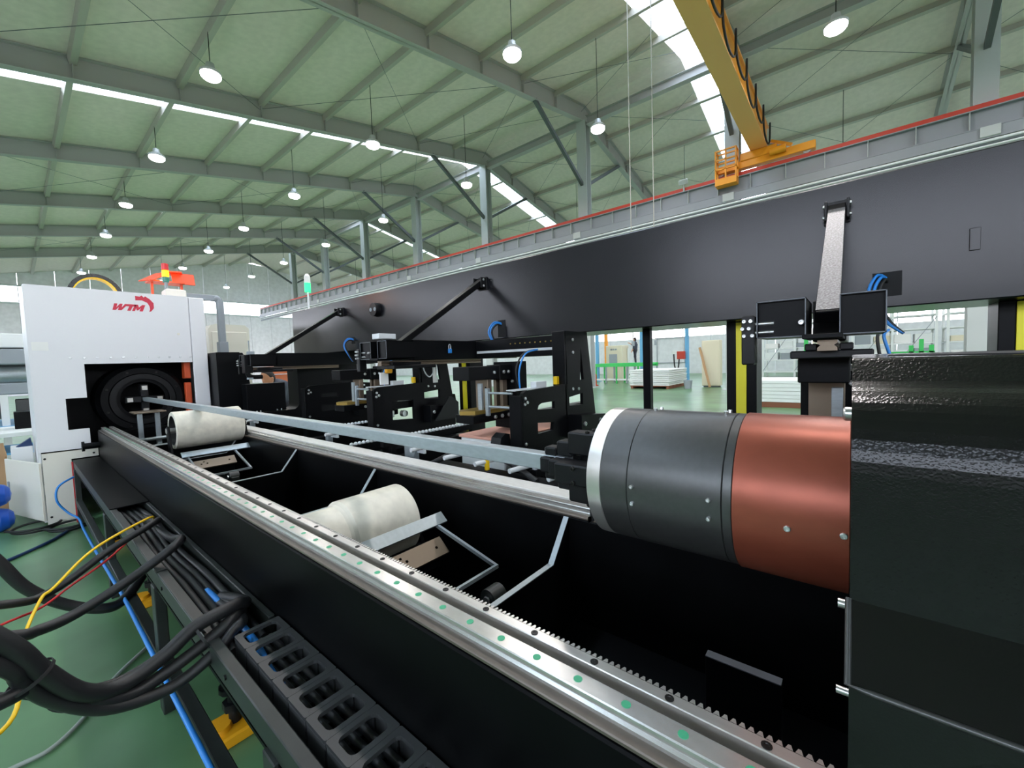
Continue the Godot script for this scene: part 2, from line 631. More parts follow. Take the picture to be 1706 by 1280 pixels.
func build_roof():
	var c := thing("ceiling", "pale sheet roof on grey steel rafters and purlins with skylight strips", "ceiling", Vector3(0, 10, 0), "", "structure")
	# roof sheets between the skylight strips
	var cuts := [BACK + 0.3]
	for s in skylights(): cuts.append_array([s[1], s[0]])
	cuts.append(FAR - 0.3)
	for side in [[LEFT - 0.3, RIDGE], [RIDGE, RIGHT + 0.3]]:
		var xa: float = side[0]
		var xb: float = side[1]
		var ya := roof_y(xa)
		var yb := roof_y(xb)
		for i in range(0, cuts.size(), 2):
			var g := Geo.new()
			g.prism(PackedVector2Array([Vector2(xa, ya), Vector2(xb, yb), Vector2(xb, yb + 0.12), Vector2(xa, ya + 0.12)]), "z", cuts[i], cuts[i + 1])
			part(g, "roof_sheet", M.roof_sheet, c)
	# purlins
	var xs := []
	var x := 1.675 - 2.485 * 3
	while x < RIDGE - 0.5:
		xs.append(x)
		if 2.0 * RIDGE - x < RIGHT: xs.append(2.0 * RIDGE - x)
		x += 2.485
	for px in xs:
		var g := Geo.new()
		var y := roof_y(px)
		var t := Transform3D(Basis(Vector3.BACK, atan(SLOPE) * (1.0 if px < RIDGE else -1.0)), Vector3(px, y - 0.115, (FAR + BACK) * 0.5))
		g.obx(t, Vector3(0.16, 0.22, BACK - FAR - 0.1))
		part(g, "purlin", M.purlin_grey, c)
	# skylight panes, one for each purlin field
	var edges := []
	x = 1.675 - 2.485 * 3
	while x < RIDGE + 0.1:
		edges.append(minf(x, RIDGE))
		x += 2.485
	for s in skylights():
		for mirrored in [false, true]:
			for i in edges.size() - 1:
				var xa: float = edges[i] + 0.09
				var xb: float = edges[i + 1] - 0.09
				if mirrored:
					var k := xa
					xa = 2.0 * RIDGE - xb
					xb = 2.0 * RIDGE - k
					if xb > RIGHT: continue
				var g := Geo.new()
				g.prism(PackedVector2Array([Vector2(xa, roof_y(xa) + 0.05), Vector2(xb, roof_y(xb) + 0.05), Vector2(xb, roof_y(xb) + 0.056), Vector2(xa, roof_y(xa) + 0.056)]), "z", s[0], s[1])
				part(g, "skylight_pane", M.skylight_pane, c)
	# rafters: tapered welded I sections
	for z in FRAMES:
		for side in [0, 1]:
			var xa := LEFT if side == 0 else RIGHT
			var xb := RIDGE
			var bot := func(q): return 9.68 + 0.197 * (q if q < RIDGE else 2.0 * RIDGE - q)
			var g := Geo.new()
			g.prism(PackedVector2Array([Vector2(xa, bot.call(xa)), Vector2(xb, bot.call(xb)), Vector2(xb, roof_y(xb) - 0.02), Vector2(xa, roof_y(xa) - 0.02)]), "z", z - 0.012, z + 0.012)
			for f in [[bot, 0.0], [func(q): return roof_y(q) - 0.04, 0.0]]:
				var h: Callable = f[0]
				g.prism(PackedVector2Array([Vector2(xa, h.call(xa)), Vector2(xb, h.call(xb)), Vector2(xb, h.call(xb) + 0.025), Vector2(xa, h.call(xa) + 0.025)]), "z", z - 0.14, z + 0.14)
			for px in xs:
				if (px < RIDGE) == (side == 0): g.bx(px - 0.008, bot.call(px), z - 0.13, px + 0.008, roof_y(px) - 0.03, z + 0.13)
			part(g, "rafter", M.steel_grey, c)
	# ridge strut from column to column
	for i in FRAMES.size() - 1:
		var g := Geo.new()
		var za: float = FRAMES[i] - 0.25
		var zb: float = FRAMES[i + 1] + 0.25
		g.bx(RIDGE - 0.01, 13.2, zb, RIDGE + 0.01, 13.6, za)
		g.bx(RIDGE - 0.15, 13.2, zb, RIDGE + 0.15, 13.22, za)
		g.bx(RIDGE - 0.15, 13.58, zb, RIDGE + 0.15, 13.6, za)
		part(g, "ridge_strut", M.steel_grey, c)
	# knee braces
	for z in FRAMES:
		for side in [[15.0, 12.68, 18.95, 10.3], [23.3, 12.68, 19.4, 10.4]]:
			var g := Geo.new()
			g.bar(Vector3(side[0], side[1], z), Vector3(side[2], side[3], z), 0.15, 0.15)
			part(g, "knee_brace", M.dark_brace, c)
	# crossed tie rods under the sheets and long ones down the ridge
	for i in FRAMES.size() - 1:
		var za: float = FRAMES[i]
		var zb: float = FRAMES[i + 1]
		for k in [[-0.8, 6.6], [6.6, 14.1], [14.1, 19.0], [24.2, 19.4], [31.6, 24.2]]:
			if i % 2 == 0 and k[0] < 14.0: continue
			for flip in [false, true]:
				var g := Geo.new()
				var a := Vector3(k[0], roof_y(k[0]) - 0.32, zb if flip else za)
				var b := Vector3(k[1], roof_y(k[1]) - 0.32, za if flip else zb)
				g.cyl(a, b, 0.008, 0.008, 6)
				part(g, "tie_rod", M.dark_brace, c)

func build_columns():
	var order := ["", "", "", "thick grey steel column at the right edge of the photo", "grey steel column behind the yellow crane cage", "grey steel column, next one beyond the yellow crane cage", "grey steel column, second beyond the yellow crane cage", "grey steel column, third beyond the yellow crane cage", "grey steel column, fourth beyond the yellow crane cage", "grey steel column, fifth beyond the yellow crane cage", "grey steel column, last before the far gable wall"]
	for i in FRAMES.size():
		var z: float = FRAMES[i]
		var g := Geo.new()
		for s in [-1, 1]: g.bx(RIDGE + s * 0.22 - 0.014, 0.0, z - 0.26, RIDGE + s * 0.22 + 0.014, 13.4, z + 0.26)
		g.bx(RIDGE - 0.21, 0.0, z - 0.012, RIDGE + 0.21, 13.4, z + 0.012)
		var lab: String = order[i] if order[i] else "grey steel column behind the camera, number %d from the back wall" % (i + 1)
		var c := thing("steel_column", lab, "column", Vector3(RIDGE, 0, z), "columns carrying the ridge and the crane runway")
		part(g, "shaft", M.column_grey, c)
		g = Geo.new()
		g.bx(RIDGE - 0.4, 0.0, z - 0.4, RIDGE + 0.4, 0.03, z + 0.4)
		part(g, "base_plate", M.column_grey, c)
		g = Geo.new()
		g.prism(PackedVector2Array([Vector2(18.93, 7.78), Vector2(18.25, 7.78), Vector2(18.25, 7.5), Vector2(18.93, 7.2)]), "z", z - 0.2, z + 0.2)
		part(g, "corbel", M.column_grey, c)
	# a second row carrying the runway girders at the same spacing is out of view

func build_runway():
	var r := thing("crane_runway", "grey crane runway girder with red rail running along the column row", "crane runway", Vector3(18.5, 7.78, 0))
	var g := Geo.new()
	var z0 := -52.0
	var z1 := 23.6
	g.bx(18.49, 7.8, z0, 18.51, 8.36, z1)
	g.bx(18.33, 7.78, z0, 18.67, 7.81, z1)
	g.bx(18.36, 8.34, z0, 18.64, 8.37, z1)
	part(g, "girder", M.runway_grey, r)
	g = Geo.new()
	g.bx(18.43, 8.37, z0, 18.57, 8.53, z1, 0.01)
	part(g, "rail", M.rail_red, r, "red crane rail")
	var st: MeshInstance3D
	var z := z1 - 0.6
	while z > z0:
		if st == null:
			g = Geo.new()
			g.bx(18.34, 7.81, z - 0.008, 18.49, 8.34, z + 0.008)
			st = part(g, "stiffener", M.column_grey, r)
		else: again(st, "stiffener", r, Vector3(0, 0, z - (z1 - 0.6)))
		z -= 1.133
	# horizontal bracing channel behind the girder
	g = Geo.new()
	g.bx(18.3, 7.45, z0, 18.36, 7.76, z1)
	part(g, "bracing_channel", M.runway_grey, r)
	g = Geo.new()
	g.bx(18.44, 7.05, z0, 18.48, 7.42, z1)
	part(g, "cable_tray", M.runway_grey, r)
	# white conduits under the girder
	for k in [[18.3, 7.38, 0.04], [18.25, 7.22, 0.03]]:
		g = Geo.new()
		g.cyl(Vector3(k[0], k[1], z0), Vector3(k[0], k[1], z1), k[2], k[2], 8)
		part(g, "conduit", M.pipe_white, r)

func build_crane():
	var c := thing("overhead_crane", "yellow overhead travelling crane with box girder and cage above the runway", "crane", Vector3(18.5, 8.47, -3.0))
	var g := Geo.new()
	g.bx(LEFT + 1.0, 9.15, -3.05, 18.75, 9.2, -2.5, 0.004)
	part(g, "bottom_flange", M.crane_yellow_lit, c)  # lit look of the underside put into the colour
	g = Geo.new()
	g.bx(LEFT + 1.0, 9.2, -3.0, 18.75, 9.95, -2.56, 0.004)
	part(g, "girder", M.crane_yellow, c)
	g = Geo.new()
	g.bx(LEFT + 1.0, 9.95, -3.05, 18.75, 10.0, -2.5, 0.004)
	part(g, "top_flange", M.crane_yellow_lit, c)
	g = Geo.new()
	g.bx(18.35, 8.62, -4.3, 18.65, 8.9, -1.05, 0.02)
	g.bx(18.3, 8.86, -3.4, 18.7, 9.15, -2.2, 0.02)
	part(g, "end_carriage", M.crane_yellow, c)
	for z in [-4.1, -1.3]:
		g = Geo.new()
		g.cyl(Vector3(18.43, 8.66, z), Vector3(18.57, 8.66, z), 0.13, 0.13, 16)
		part(g, "wheel", M.steel_grey, c)
	g = Geo.new()
	g.cyl(Vector3(18.2, 8.85, -1.9), Vector3(18.2, 8.85, -2.4), 0.13, 0.13, 14)
	part(g, "motor", M.crane_yellow, c)
	g = Geo.new()
	g.bar(Vector3(18.5, 9.35, -2.4), Vector3(18.5, 9.0, -1.75), 0.1, 0.1)
	part(g, "strut", M.crane_yellow, c)
	# access cage
	var cage := Node3D.new()
	cage.name = "cage"
	c.add_child(cage, true)
	g = Geo.new()
	g.bx(17.95, 8.05, -4.2, 18.35, 8.3, -3.45)
	part(g, "floor_pan", M.crane_yellow, cage)
	for p in [[17.97, -4.18], [17.97, -3.47], [18.33, -4.18], [18.33, -3.47], [17.97, -3.82]]:
		g = Geo.new()
		g.bx(p[0] - 0.025, 8.3, p[1] - 0.025, p[0] + 0.025, 9.35, p[1] + 0.025)
		part(g, "post", M.crane_yellow, cage)
	for y in [8.65, 9.0, 9.35]:
		g = Geo.new()
		for z in [-4.18, -3.47]: g.bx(17.95, y - 0.025, z - 0.025, 18.35, y + 0.025, z + 0.025)
		for x in [17.97, 18.33]: g.bx(x - 0.025, y - 0.025, -4.2, x + 0.025, y + 0.025, -3.45)
		part(g, "guard_rail", M.crane_yellow, cage)
	# festoon cable in loops on the near face
	for i in 11:
		var xa := 18.4 - i * 1.45
		var xb := xa - 1.45
		var drop := 0.95 if i % 2 == 0 else 0.8
		g = Geo.new()
		g.hose([Vector3(xa, 9.98, -2.42), Vector3(xa - 0.1, 9.98 - drop * 0.75, -2.42), Vector3((xa + xb) / 2, 9.98 - drop, -2.42), Vector3(xb + 0.1, 9.98 - drop * 0.75, -2.42), Vector3(xb, 9.98, -2.42)], 0.03, 6, 5)
		part(g, "festoon_cable", M.rubber, c)
	# hoist trolley out over the hall and its ropes
	g = Geo.new()
	g.bx(6.2, 8.5, -3.3, 7.3, 9.12, -2.3, 0.05)
	part(g, "hoist", M.crane_yellow, c)

func build_roof_extras():
	for k in 2:
		var x: float = [12.2, 12.6][k]
		var z: float = [-5.2, -4.65][k]
		var g := Geo.new()
		g.cyl(Vector3(x, 2.0, z), Vector3(x, roof_y(x) - 0.02, z), 0.014, 0.014, 6)
		var w := thing("hanging_wire", ["thin grey wire hanging from the roof, farther from the crane girder", "thin grey wire hanging from the roof, closer to the crane girder"][k], "wire", Vector3(x, 2.0, z), "wires hanging from the roof")
		part(g, "wire", M.purlin_grey, w)
		g = Geo.new()
		g.bx(x - 0.05, 1.85, z - 0.03, x + 0.05, 2.0, z + 0.03, 0.005)
		part(g, "plug", M.far_grey, w)
	var f := thing("floodlight", "small grey floodlight fixed on the crane runway", "floodlight", Vector3(18.5, 8.37, -5.5))
	var g := Geo.new()
	g.obx(Transform3D(Basis(Vector3.BACK, 0.5), Vector3(18.3, 8.72, -5.5)), Vector3(0.14, 0.2, 0.34), 0.02)
	part(g, "head", M.lamp_body, f)
	g = Geo.new()
	g.bx(18.36, 8.37, -5.53, 18.42, 8.66, -5.47)
	part(g, "bracket", M.steel_grey, f)

func build_lamps():
	var rows := [[4.1, "over the white laser cabinet"], [9.2, "over the black gantry beam"], [14.1, "next to the crane runway"], [24.2, "just beyond the column row"], [30.2, "near the far side wall"]]
	var ord := ["nearest", "second", "third", "fourth", "fifth", "sixth", "seventh", "eighth", "ninth", "tenth"]
	for r in rows:
		var i := 0
		var z := 13.2
		while z > -50.0:
			var y := 9.85
			var g := Geo.new()
			var where: String = r[1]
			var l := thing("high_bay_lamp", "high bay lamp, %s from the back wall, row %s" % [ord[i], where], "lamp", Vector3(r[0], y, z), "high bay lamps under the roof")
			var p := Vector3(r[0], y, z)
			g.lathe(p, p + Vector3.UP, [[0.0, 0.25], [0.05, 0.27], [0.1, 0.22], [0.16, 0.12], [0.3, 0.1], [0.34, 0.03]], 20)
			part(g, "housing", M.lamp_body, l)
			g = Geo.new()
			g.lathe(p, p + Vector3.DOWN, [[0.0, 0.248], [0.06, 0.245], [0.11, 0.2], [0.14, 0.1], [0.145, 0.0]], 20, false)
			part(g, "lens", M.lamp_lens, l)
			g = Geo.new()
			g.cyl(p + Vector3(0, 0.34, 0), Vector3(r[0], roof_y(r[0]) - 0.02, z), 0.012, 0.012, 6)
			part(g, "cord", M.rubber, l)
			var a := AreaLight3D.new()
			a.name = "light"
			a.area_size = Vector2(0.4, 0.4)
			a.light_energy = 11.0
			a.light_color = Color(1.0, 0.965, 0.965)
			a.shadow_enabled = true
			a.area_range = 60.0
			a.rotation_degrees = Vector3(-90, 0, 0)
			a.position = Vector3(0, -0.16, 0)
			l.add_child(a)
			z -= 6.8
			i += 1

# ---------------------------------------------------------------- things further off in the hall

func build_background():
	var g: Geo
	# left of the cabinet
	var m := thing("grey_machine", "long light grey machine beyond the left side of the cabinet", "machine", Vector3(-1.0, 0, -13.0))
	g = Geo.new()
	g.bx(-3.5, 1.76, -14.5, 0.6, 2.05, -12.0, 0.02)
	part(g, "upper_body", M.far_grey, m)
	g = Geo.new()
	g.bx(-3.5, 2.08, -14.4, 0.6, 2.35, -12.2, 0.02)
	part(g, "top_cover", M.far_white, m)
	g = Geo.new()
	g.cyl(Vector3(-3.5, 1.58, -12.3), Vector3(0.6, 1.58, -12.3), 0.17, 0.17, 24)
	part(g, "silver_drum", M.galvanised, m)
	g = Geo.new()
	g.bx(-3.5, 1.2, -14.4, 0.6, 1.42, -12.2, 0.02)
	part(g, "lower_body", M.far_grey, m)
	for x in [-3.3, -2.4, -1.5, -0.6, -0.12, 0.35]:
		g = Geo.new()
		g.bx(x - 0.05, 0.0, -12.3, x + 0.05, 1.2, -12.2, 0.004)
		part(g, "leg", M.far_white, m)
	for x in [-2.9, -1.9, -0.3, 0.15]:
		g = Geo.new()
		g.bx(x - 0.14, 0.75, -12.6, x + 0.14, 1.1, -12.32, 0.01)
		part(g, "motor", M.gunmetal, m)
	g = Geo.new()
	g.bx(-3.5, 0.55, -14.2, 0.6, 0.62, -12.0, 0.004)
	part(g, "shelf", M.post_blue, m)
	var bb := thing("black_box", "small black box on the pale bench left of the cabinet", "box", Vector3(0.0, 0.62, -11.0))
	g = Geo.new()
	g.bx(-0.02, 0.72, -10.2, 0.2, 0.98, -9.9, 0.006)
	part(g, "case", M.black_paint, bb)
	var bn := thing("pale_bench", "pale blue bench left of the cabinet", "bench", Vector3(-1.0, 0, -9.9))
	g = Geo.new()
	g.bx(-2.5, 0.66, -10.6, 0.4, 0.72, -9.3, 0.004)
	part(g, "top", M.far_white, bn)
	for x in [-2.3, -1.0, 0.25]:
		g = Geo.new()
		g.bx(x - 0.03, 0.0, -9.4, x + 0.03, 0.66, -9.34)
		part(g, "leg", M.post_blue, bn)
	g = Geo.new()
	g.bx(-2.5, 0.4, -10.5, 0.4, 0.43, -9.35)
	part(g, "shelf", M.post_blue, bn)
	var cb := thing("cardboard_box", "open brown cardboard box behind the cabinet door", "box", Vector3(-0.3, 0, -7.6))
	g = Geo.new()
	g.bx(-0.75, 0.0, -7.9, -0.1, 0.62, -7.4, 0.004)
	part(g, "body", M.card_brown, cb)
	g = Geo.new()
	g.bar(Vector3(-0.75, 0.62, -7.39), Vector3(-0.1, 0.70, -7.39), 0.004, 0.16)
	part(g, "flap", M.card_brown, cb)
	var wb := thing("white_carton", "white carton with dark end on the floor behind the door", "carton", Vector3(0.0, 0, -7.2))
	g = Geo.new()
	g.bx(-0.06, 0.0, -7.35, 0.1, 0.74, -7.05, 0.004)
	part(g, "body", M.paper_white, wb)
	g = Geo.new()
	g.prism(PackedVector2Array([Vector2(-0.02, 0.742), Vector2(0.1, 0.742), Vector2(0.09, 0.83)]), "z", -7.2, -7.1)
	part(g, "flap", M.hose_navy, wb)
	for k in 2:
		var d := thing("blue_drum", ["blue plastic drum lying at the left edge, upper one", "blue plastic drum lying on the floor at the left edge, lower one"][k], "drum", Vector3(-0.3, 0, -6.5), "blue drums at the left edge")
		g = Geo.new()
		var y: float = [0.36, 0.115][k]
		var xe: float = [-0.075, -0.065][k]
		g.lathe(Vector3(xe, y, -6.45 - 0.0 * k), Vector3(-1.0, y, -6.45), [[0.0, 0.0], [0.01, 0.06], [0.04, 0.095], [0.09, 0.115], [0.3, 0.115], [0.31, 0.12], [0.33, 0.12], [0.34, 0.115], [0.75, 0.115], [0.8, 0.08], [0.8, 0.0]], 28, false)
		part(g, "body", M.plastic_blue, d)
		g = Geo.new()
		g.cyl(Vector3(-0.86, y + 0.04, -6.45), Vector3(-0.9, y + 0.04, -6.45), 0.03, 0.03, 12)
		part(g, "bung", M.paper_white, d)
	# rust-brown cartons piled behind the operator
	for k in 10:
		g = Geo.new()
		var cx: float = 3.25 + 0.36 * (k % 2) + 0.02 * sin(k * 1.7)
		var cy: float = 0.9 + 0.17 * floorf(k / 2.0)
		g.bx(cx, cy, -9.3, cx + 0.33, cy + 0.155, -8.9 + 0.02 * cos(k * 2.1), 0.006)
		solo(g, "brown_carton", M.rust_card, "rust-brown carton, %s column, %s layer of the pile behind the bending person" % [["inner", "outer"][k % 2], ["lowest", "second", "third", "fourth", "top"][k / 2]], "carton", Vector3(cx, cy, -9.1), "rust-brown cartons behind the bending person")
	var tbl := thing("carton_table", "low table under the rust-brown cartons", "table", Vector3(3.6, 0, -9.1))
	g = Geo.new()
	g.bx(3.15, 0.85, -9.4, 4.1, 0.9, -8.8)
	part(g, "top", M.far_grey, tbl)
	for x in [3.2, 4.05]:
		g = Geo.new()
		g.bx(x - 0.03, 0.0, -9.35, x + 0.03, 0.85, -8.85)
		part(g, "leg", M.far_grey, tbl)
	# across the hall, seen under the beam
	var st := thing("pallet", "low brown wooden pallet under the white panels", "pallet", Vector3(20.2, 0, -7.3))
	for k in 5:
		g = Geo.new()
		g.bx(19.0 + 0.55 * k, 0.1, -8.3, 19.35 + 0.55 * k, 0.14, -6.4)
		part(g, "board", M.pallet_wood, st)
	for z in [-8.2, -7.35, -6.5]:
		g = Geo.new()
		g.bx(19.0, 0.0, z - 0.06, 21.6, 0.1, z + 0.06)
		part(g, "runner", M.pallet_wood, st)
	for k in 9:
		g = Geo.new()
		var o := 0.02 * sin(k * 2.3)
		g.bx(18.98 + o, 0.145 + 0.085 * k, -8.3 + o, 21.6 + o, 0.21 + 0.085 * k, -6.42 - o, 0.01)
		solo(g, "insulation_slab", M.far_white, "white insulated panel lying flat in the stack across the hall", "panel", Vector3(20.3, 0.145 + 0.085 * k, -7.3), "stack of white panels on a pallet")
	var cs := thing("cream_cabinet", "tall cream cabinet standing across the hall", "cabinet", Vector3(20.7, 0, -5.0))
	g = Geo.new()
	g.bx(20.5, 0.06, -5.42, 20.95, 2.16, -4.64, 0.02)
	part(g, "body", M.far_cream, cs)
	g = Geo.new()
	g.bx(20.55, 0.0, -5.36, 20.9, 0.06, -4.7)
	part(g, "plinth", M.dark_brace, cs)
	g = Geo.new()
	g.bx(20.49, 0.15, -5.35, 20.5, 2.1, -4.71, 0.004)
	part(g, "door", M.far_cream, cs)
	g = Geo.new()
	g.bar(Vector3(20.2, 0.02, -5.0), Vector3(20.48, 1.85, -5.5), 0.05, 0.1)
	solo(g, "timber_plank", M.card_brown, "brown timber plank leaning on the cream cabinet", "plank", Vector3(20.2, 0, -5.0))
	g = Geo.new()
	g.lathe(Vector3(19.5, 0.0, -5.75), Vector3(19.5, 1.0, -5.75), [[0.0, 0.15], [0.36, 0.19], [0.37, 0.2], [0.38, 0.18], [0.04, 0.13]], 20)
	solo(g, "bucket", M.far_grey, "grey bucket on the green floor near the white panels", "bucket", Vector3(19.5, 0, -5.75))
	# blue posts
	var bp := [[24.5, -7.25, "pale blue post behind the white panel stack"], [24.5, -9.9, "pale blue post beside the standing person"], [24.5, -12.9, "blue post at the far end of the green table"], [24.0, 4.27, "pale blue post far right under the beam"], [26.0, -0.9, "pale blue post seen between the yellow striped posts"]]
	for p in bp:
		g = Geo.new()
		g.bx(p[0] - 0.1, 0.0, p[1] - 0.09, p[0] + 0.1, 6.0, p[1] + 0.09, 0.01)
		g.bx(p[0] - 0.2, 0.0, p[1] - 0.2, p[0] + 0.2, 0.03, p[1] + 0.2)
		g.bx(p[0] - 0.15, 5.9, p[1] - 1.2, p[0] + 0.15, 6.1, p[1] + 1.2)
		solo(g, "blue_post", M.post_blue, p[2], "post", Vector3(p[0], 0, p[1]), "pale blue posts across the hall")
	# green roller table
	var gt := thing("green_table", "bright green roller table across the hall", "roller table", Vector3(23, 0, -10.4))
	g = Geo.new()
	for x in [22.5, 23.6]: g.bx(x - 0.05, 0.98, -12.2, x + 0.05, 1.18, -8.6, 0.006)
	part(g, "side_rails", M.machine_green, gt)
	for k in 14:
		g = Geo.new()
		g.cyl(Vector3(22.55, 1.1, -12.0 + 0.25 * k), Vector3(23.55, 1.1, -12.0 + 0.25 * k), 0.06, 0.06, 10)
		part(g, "roller", M.machine_green, gt)
	for k in 6:
		for x in [22.5, 23.6]:
			g = Geo.new()
			g.bx(x - 0.04, 0.0, -12.0 + 0.66 * k, x + 0.04, 0.98, -11.92 + 0.66 * k)
			part(g, "leg", M.machine_green if k % 2 == 0 else M.far_grey, gt)
	g = Geo.new()
	g.bx(22.46, 0.18, -12.2, 22.54, 0.28, -8.6)
	part(g, "lower_rail", M.far_white, gt)
	var cm := thing("cream_machine", "cream press machine with recessed panel behind the green table", "machine", Vector3(25.4, 0, -12.0))
	g = Geo.new()
	g.bx(25.0, 0.0, -12.55, 26.0, 2.3, -11.4, 0.03)
	part(g, "body", M.far_cream, cm)
	g = Geo.new()
	g.bx(24.96, 1.0, -12.3, 25.0, 1.75, -11.75, 0.01)
	part(g, "panel", M.far_grey, cm)
	for k in 3:
		g = Geo.new()
		g.bx(24.95, 2.0, -12.2 + 0.16 * k, 25.0, 2.1, -12.1 + 0.16 * k)
		part(g, "dial", M.far_grey, cm)
	var ym := thing("yellow_column", "yellow column rising behind the cream machine", "column", Vector3(27.0, 0, -13.5))
	g = Geo.new()
	g.bx(26.9, 0.0, -13.6, 27.1, 5.0, -13.4)
	part(g, "shaft", M.crane_yellow, ym)
	var pf := thing("work_platform", "white working platform with guard rails where a person stands", "platform", Vector3(26.2, 0, -10.9))
	g = Geo.new()
	g.bx(25.7, 1.0, -11.35, 26.8, 1.06, -10.2)
	part(g, "deck", M.far_white, pf)
	for x in [25.72, 26.78]:
		for z in [-11.33, -10.22]:
			g = Geo.new()
			g.bx(x - 0.03, 0.0, z - 0.03, x + 0.03, 2.1, z + 0.03)
			part(g, "post", M.far_white, pf)
	for y in [1.5, 2.05]:
		g = Geo.new()
		g.bx(26.75, y, -11.35, 26.8, y + 0.04, -10.2)
		part(g, "guard_rail", M.far_white, pf)
	var pd := thing("grey_notice_frame", "grey notice frame on the white side wall", "frame", Vector3(RIGHT - 0.05, 0.8, -12.0))
	g = Geo.new()
	for e in [[0.9, 0.9, -13.2, -10.8], [3.0, 3.0, -13.2, -10.8]]: g.bx(RIGHT - 0.06, e[0], e[2], RIGHT - 0.005, e[0] + 0.06, e[3])
	for z in [-13.2, -10.86]: g.bx(RIGHT - 0.06, 0.9, z, RIGHT - 0.005, 3.06, z + 0.06)
	part(g, "border", M.far_grey, pd)
	var wx := thing("wall_welder", "red and white apparatus hanging on the pale blue post", "apparatus", Vector3(24.2, 1.2, -7.5))
	g = Geo.new()
	g.bx(24.1, 1.3, -7.7, 24.38, 1.75, -7.3, 0.02)
	part(g, "red_case", M.rail_red, wx)
	g = Geo.new()
	g.bx(24.15, 1.6, -8.0, 24.35, 1.8, -7.72, 0.02)
	part(g, "white_case", M.far_white, wx)
	g = Geo.new()
	g.hose([Vector3(24.2, 1.6, -7.9), Vector3(24.2, 0.9, -7.85), Vector3(24.2, 0.6, -7.7), Vector3(24.2, 1.3, -7.6)], 0.04, 8, 5)
	part(g, "cable", M.rubber, wx)
	# racks seen through the gap on the right
	var rl := ["tall white storage rack far right behind the black arm tip", "tall white storage rack far right beyond the grey column", "white storage rack between the two yellow striped posts"]
	var rz := [1.6, 5.2, -2.6]
	for i in 3:
		var r := thing("storage_rack", rl[i], "rack", Vector3(30.0, 0, rz[i]), "white storage racks near the far wall")
		for x in [29.2, 30.6]:
			for k in 3:
				g = Geo.new()
				g.bx(x - 0.05, 0.0, rz[i] - 1.6 + 1.6 * k - 0.05, x + 0.05, 3.4, rz[i] - 1.6 + 1.6 * k + 0.05)
				part(g, "upright", M.far_white, r)
		for y in [0.3, 1.0, 1.7, 2.4, 3.1]:
			g = Geo.new()
			g.bx(29.2, y, rz[i] - 1.65, 30.6, y + 0.06, rz[i] + 1.65)
			part(g, "shelf", M.far_white, r)
		for k in 2:
			g = Geo.new()
			g.bar(Vector3(29.15, 0.4, rz[i] - 1.6 + 1.6 * k), Vector3(29.15, 3.0, rz[i] + 1.6 * k), 0.03, 0.03)
			part(g, "brace", M.far_grey, r)
		for y in [1.06, 1.76]:
			for k in 4:
				g = Geo.new()
				var hh := 0.25 + 0.3 * rng.randf()
				g.bx(29.3, y, rz[i] - 1.5 + 0.78 * k, 30.3, y + hh, rz[i] - 0.85 + 0.78 * k, 0.02)
				solo(g, "carton", [M.far_white, M.far_grey, M.far_cream, M.paper_white][(k + i + int(y * 10)) % 4], "%s carton, %s along the %s shelf of the %s" % [["white", "grey", "cream", "bright white"][(k + i + int(y * 10)) % 4], ["first", "second", "third", "fourth"][k], "middle" if y < 1.5 else "upper", ["rack behind the arm tip", "rack beyond the grey column", "rack between striped posts"][i]], "carton", Vector3(29.8, y, rz[i] - 1.2 + 0.78 * k), "pale cartons on the white racks")
	var gm := thing("green_trestle", "green steel trestle standing low behind the black arm tip", "trestle", Vector3(24.0, 0, 2.0))
	g = Geo.new()
	g.bx(23.95, 1.15, 1.2, 24.05, 1.35, 2.6)
	part(g, "rail", M.machine_green, gm)
	for p in [[1.3, 1.3], [1.9, 1.6], [2.2, 1.85], [2.5, 1.6]]:
		g = Geo.new()
		g.bx(23.95, 0.0, p[0] - 0.07, 24.05, p[1], p[0] + 0.07)
		part(g, "upright", M.machine_green, gm)
	var gu := thing("green_stanchion", "tall green stanchion seen beside the yellow striped post", "stanchion", Vector3(22.0, 0, -1.45))
	g = Geo.new()
	g.bx(21.92, 0.0, -1.62, 22.08, 2.2, -1.48)
	part(g, "upright", M.machine_green, gu)
	g = Geo.new()
	g.bx(21.95, 0.7, -1.5, 22.05, 0.85, -0.3)
	part(g, "rail", M.machine_green, gu)
	var bd := thing("sheet_pile", "low pile of pale sheets on a pallet behind the right clamp stand", "sheet pile", Vector3(14.0, 0, -0.9))
	g = Geo.new()
	g.bx(13.2, 0.0, -2.2, 15.0, 0.14, 0.4)
	part(g, "pallet", M.pallet_wood, bd)
	for k in 6:
		g = Geo.new()
		g.bx(13.2, 0.145 + 0.1 * k, -2.2 + 0.01 * (k % 3), 15.0, 0.238 + 0.1 * k, 0.4 - 0.012 * (k % 2), 0.008)
		part(g, "sheet", M.far_white, bd)
	# safety cone
	var sc := thing("red_bollard", "small red bollard by the foot of the grey column", "bollard", Vector3(20.6, 0, -11.0))
	g = Geo.new()
	g.lathe(Vector3(20.6, 0, -11.0), Vector3(20.6, 1, -11.0), [[0.0, 0.16], [0.04, 0.16], [0.05, 0.07], [0.6, 0.06], [0.64, 0.04], [0.65, 0.0]], 16)
	part(g, "body", M.rail_red, sc)

# ---------------------------------------------------------------- people

func smin(a: float, b: float, k: float) -> float:
	var h := clampf(0.5 + 0.5 * (b - a) / k, 0.0, 1.0)
	return lerpf(b, a, h) - k * h * (1.0 - h)

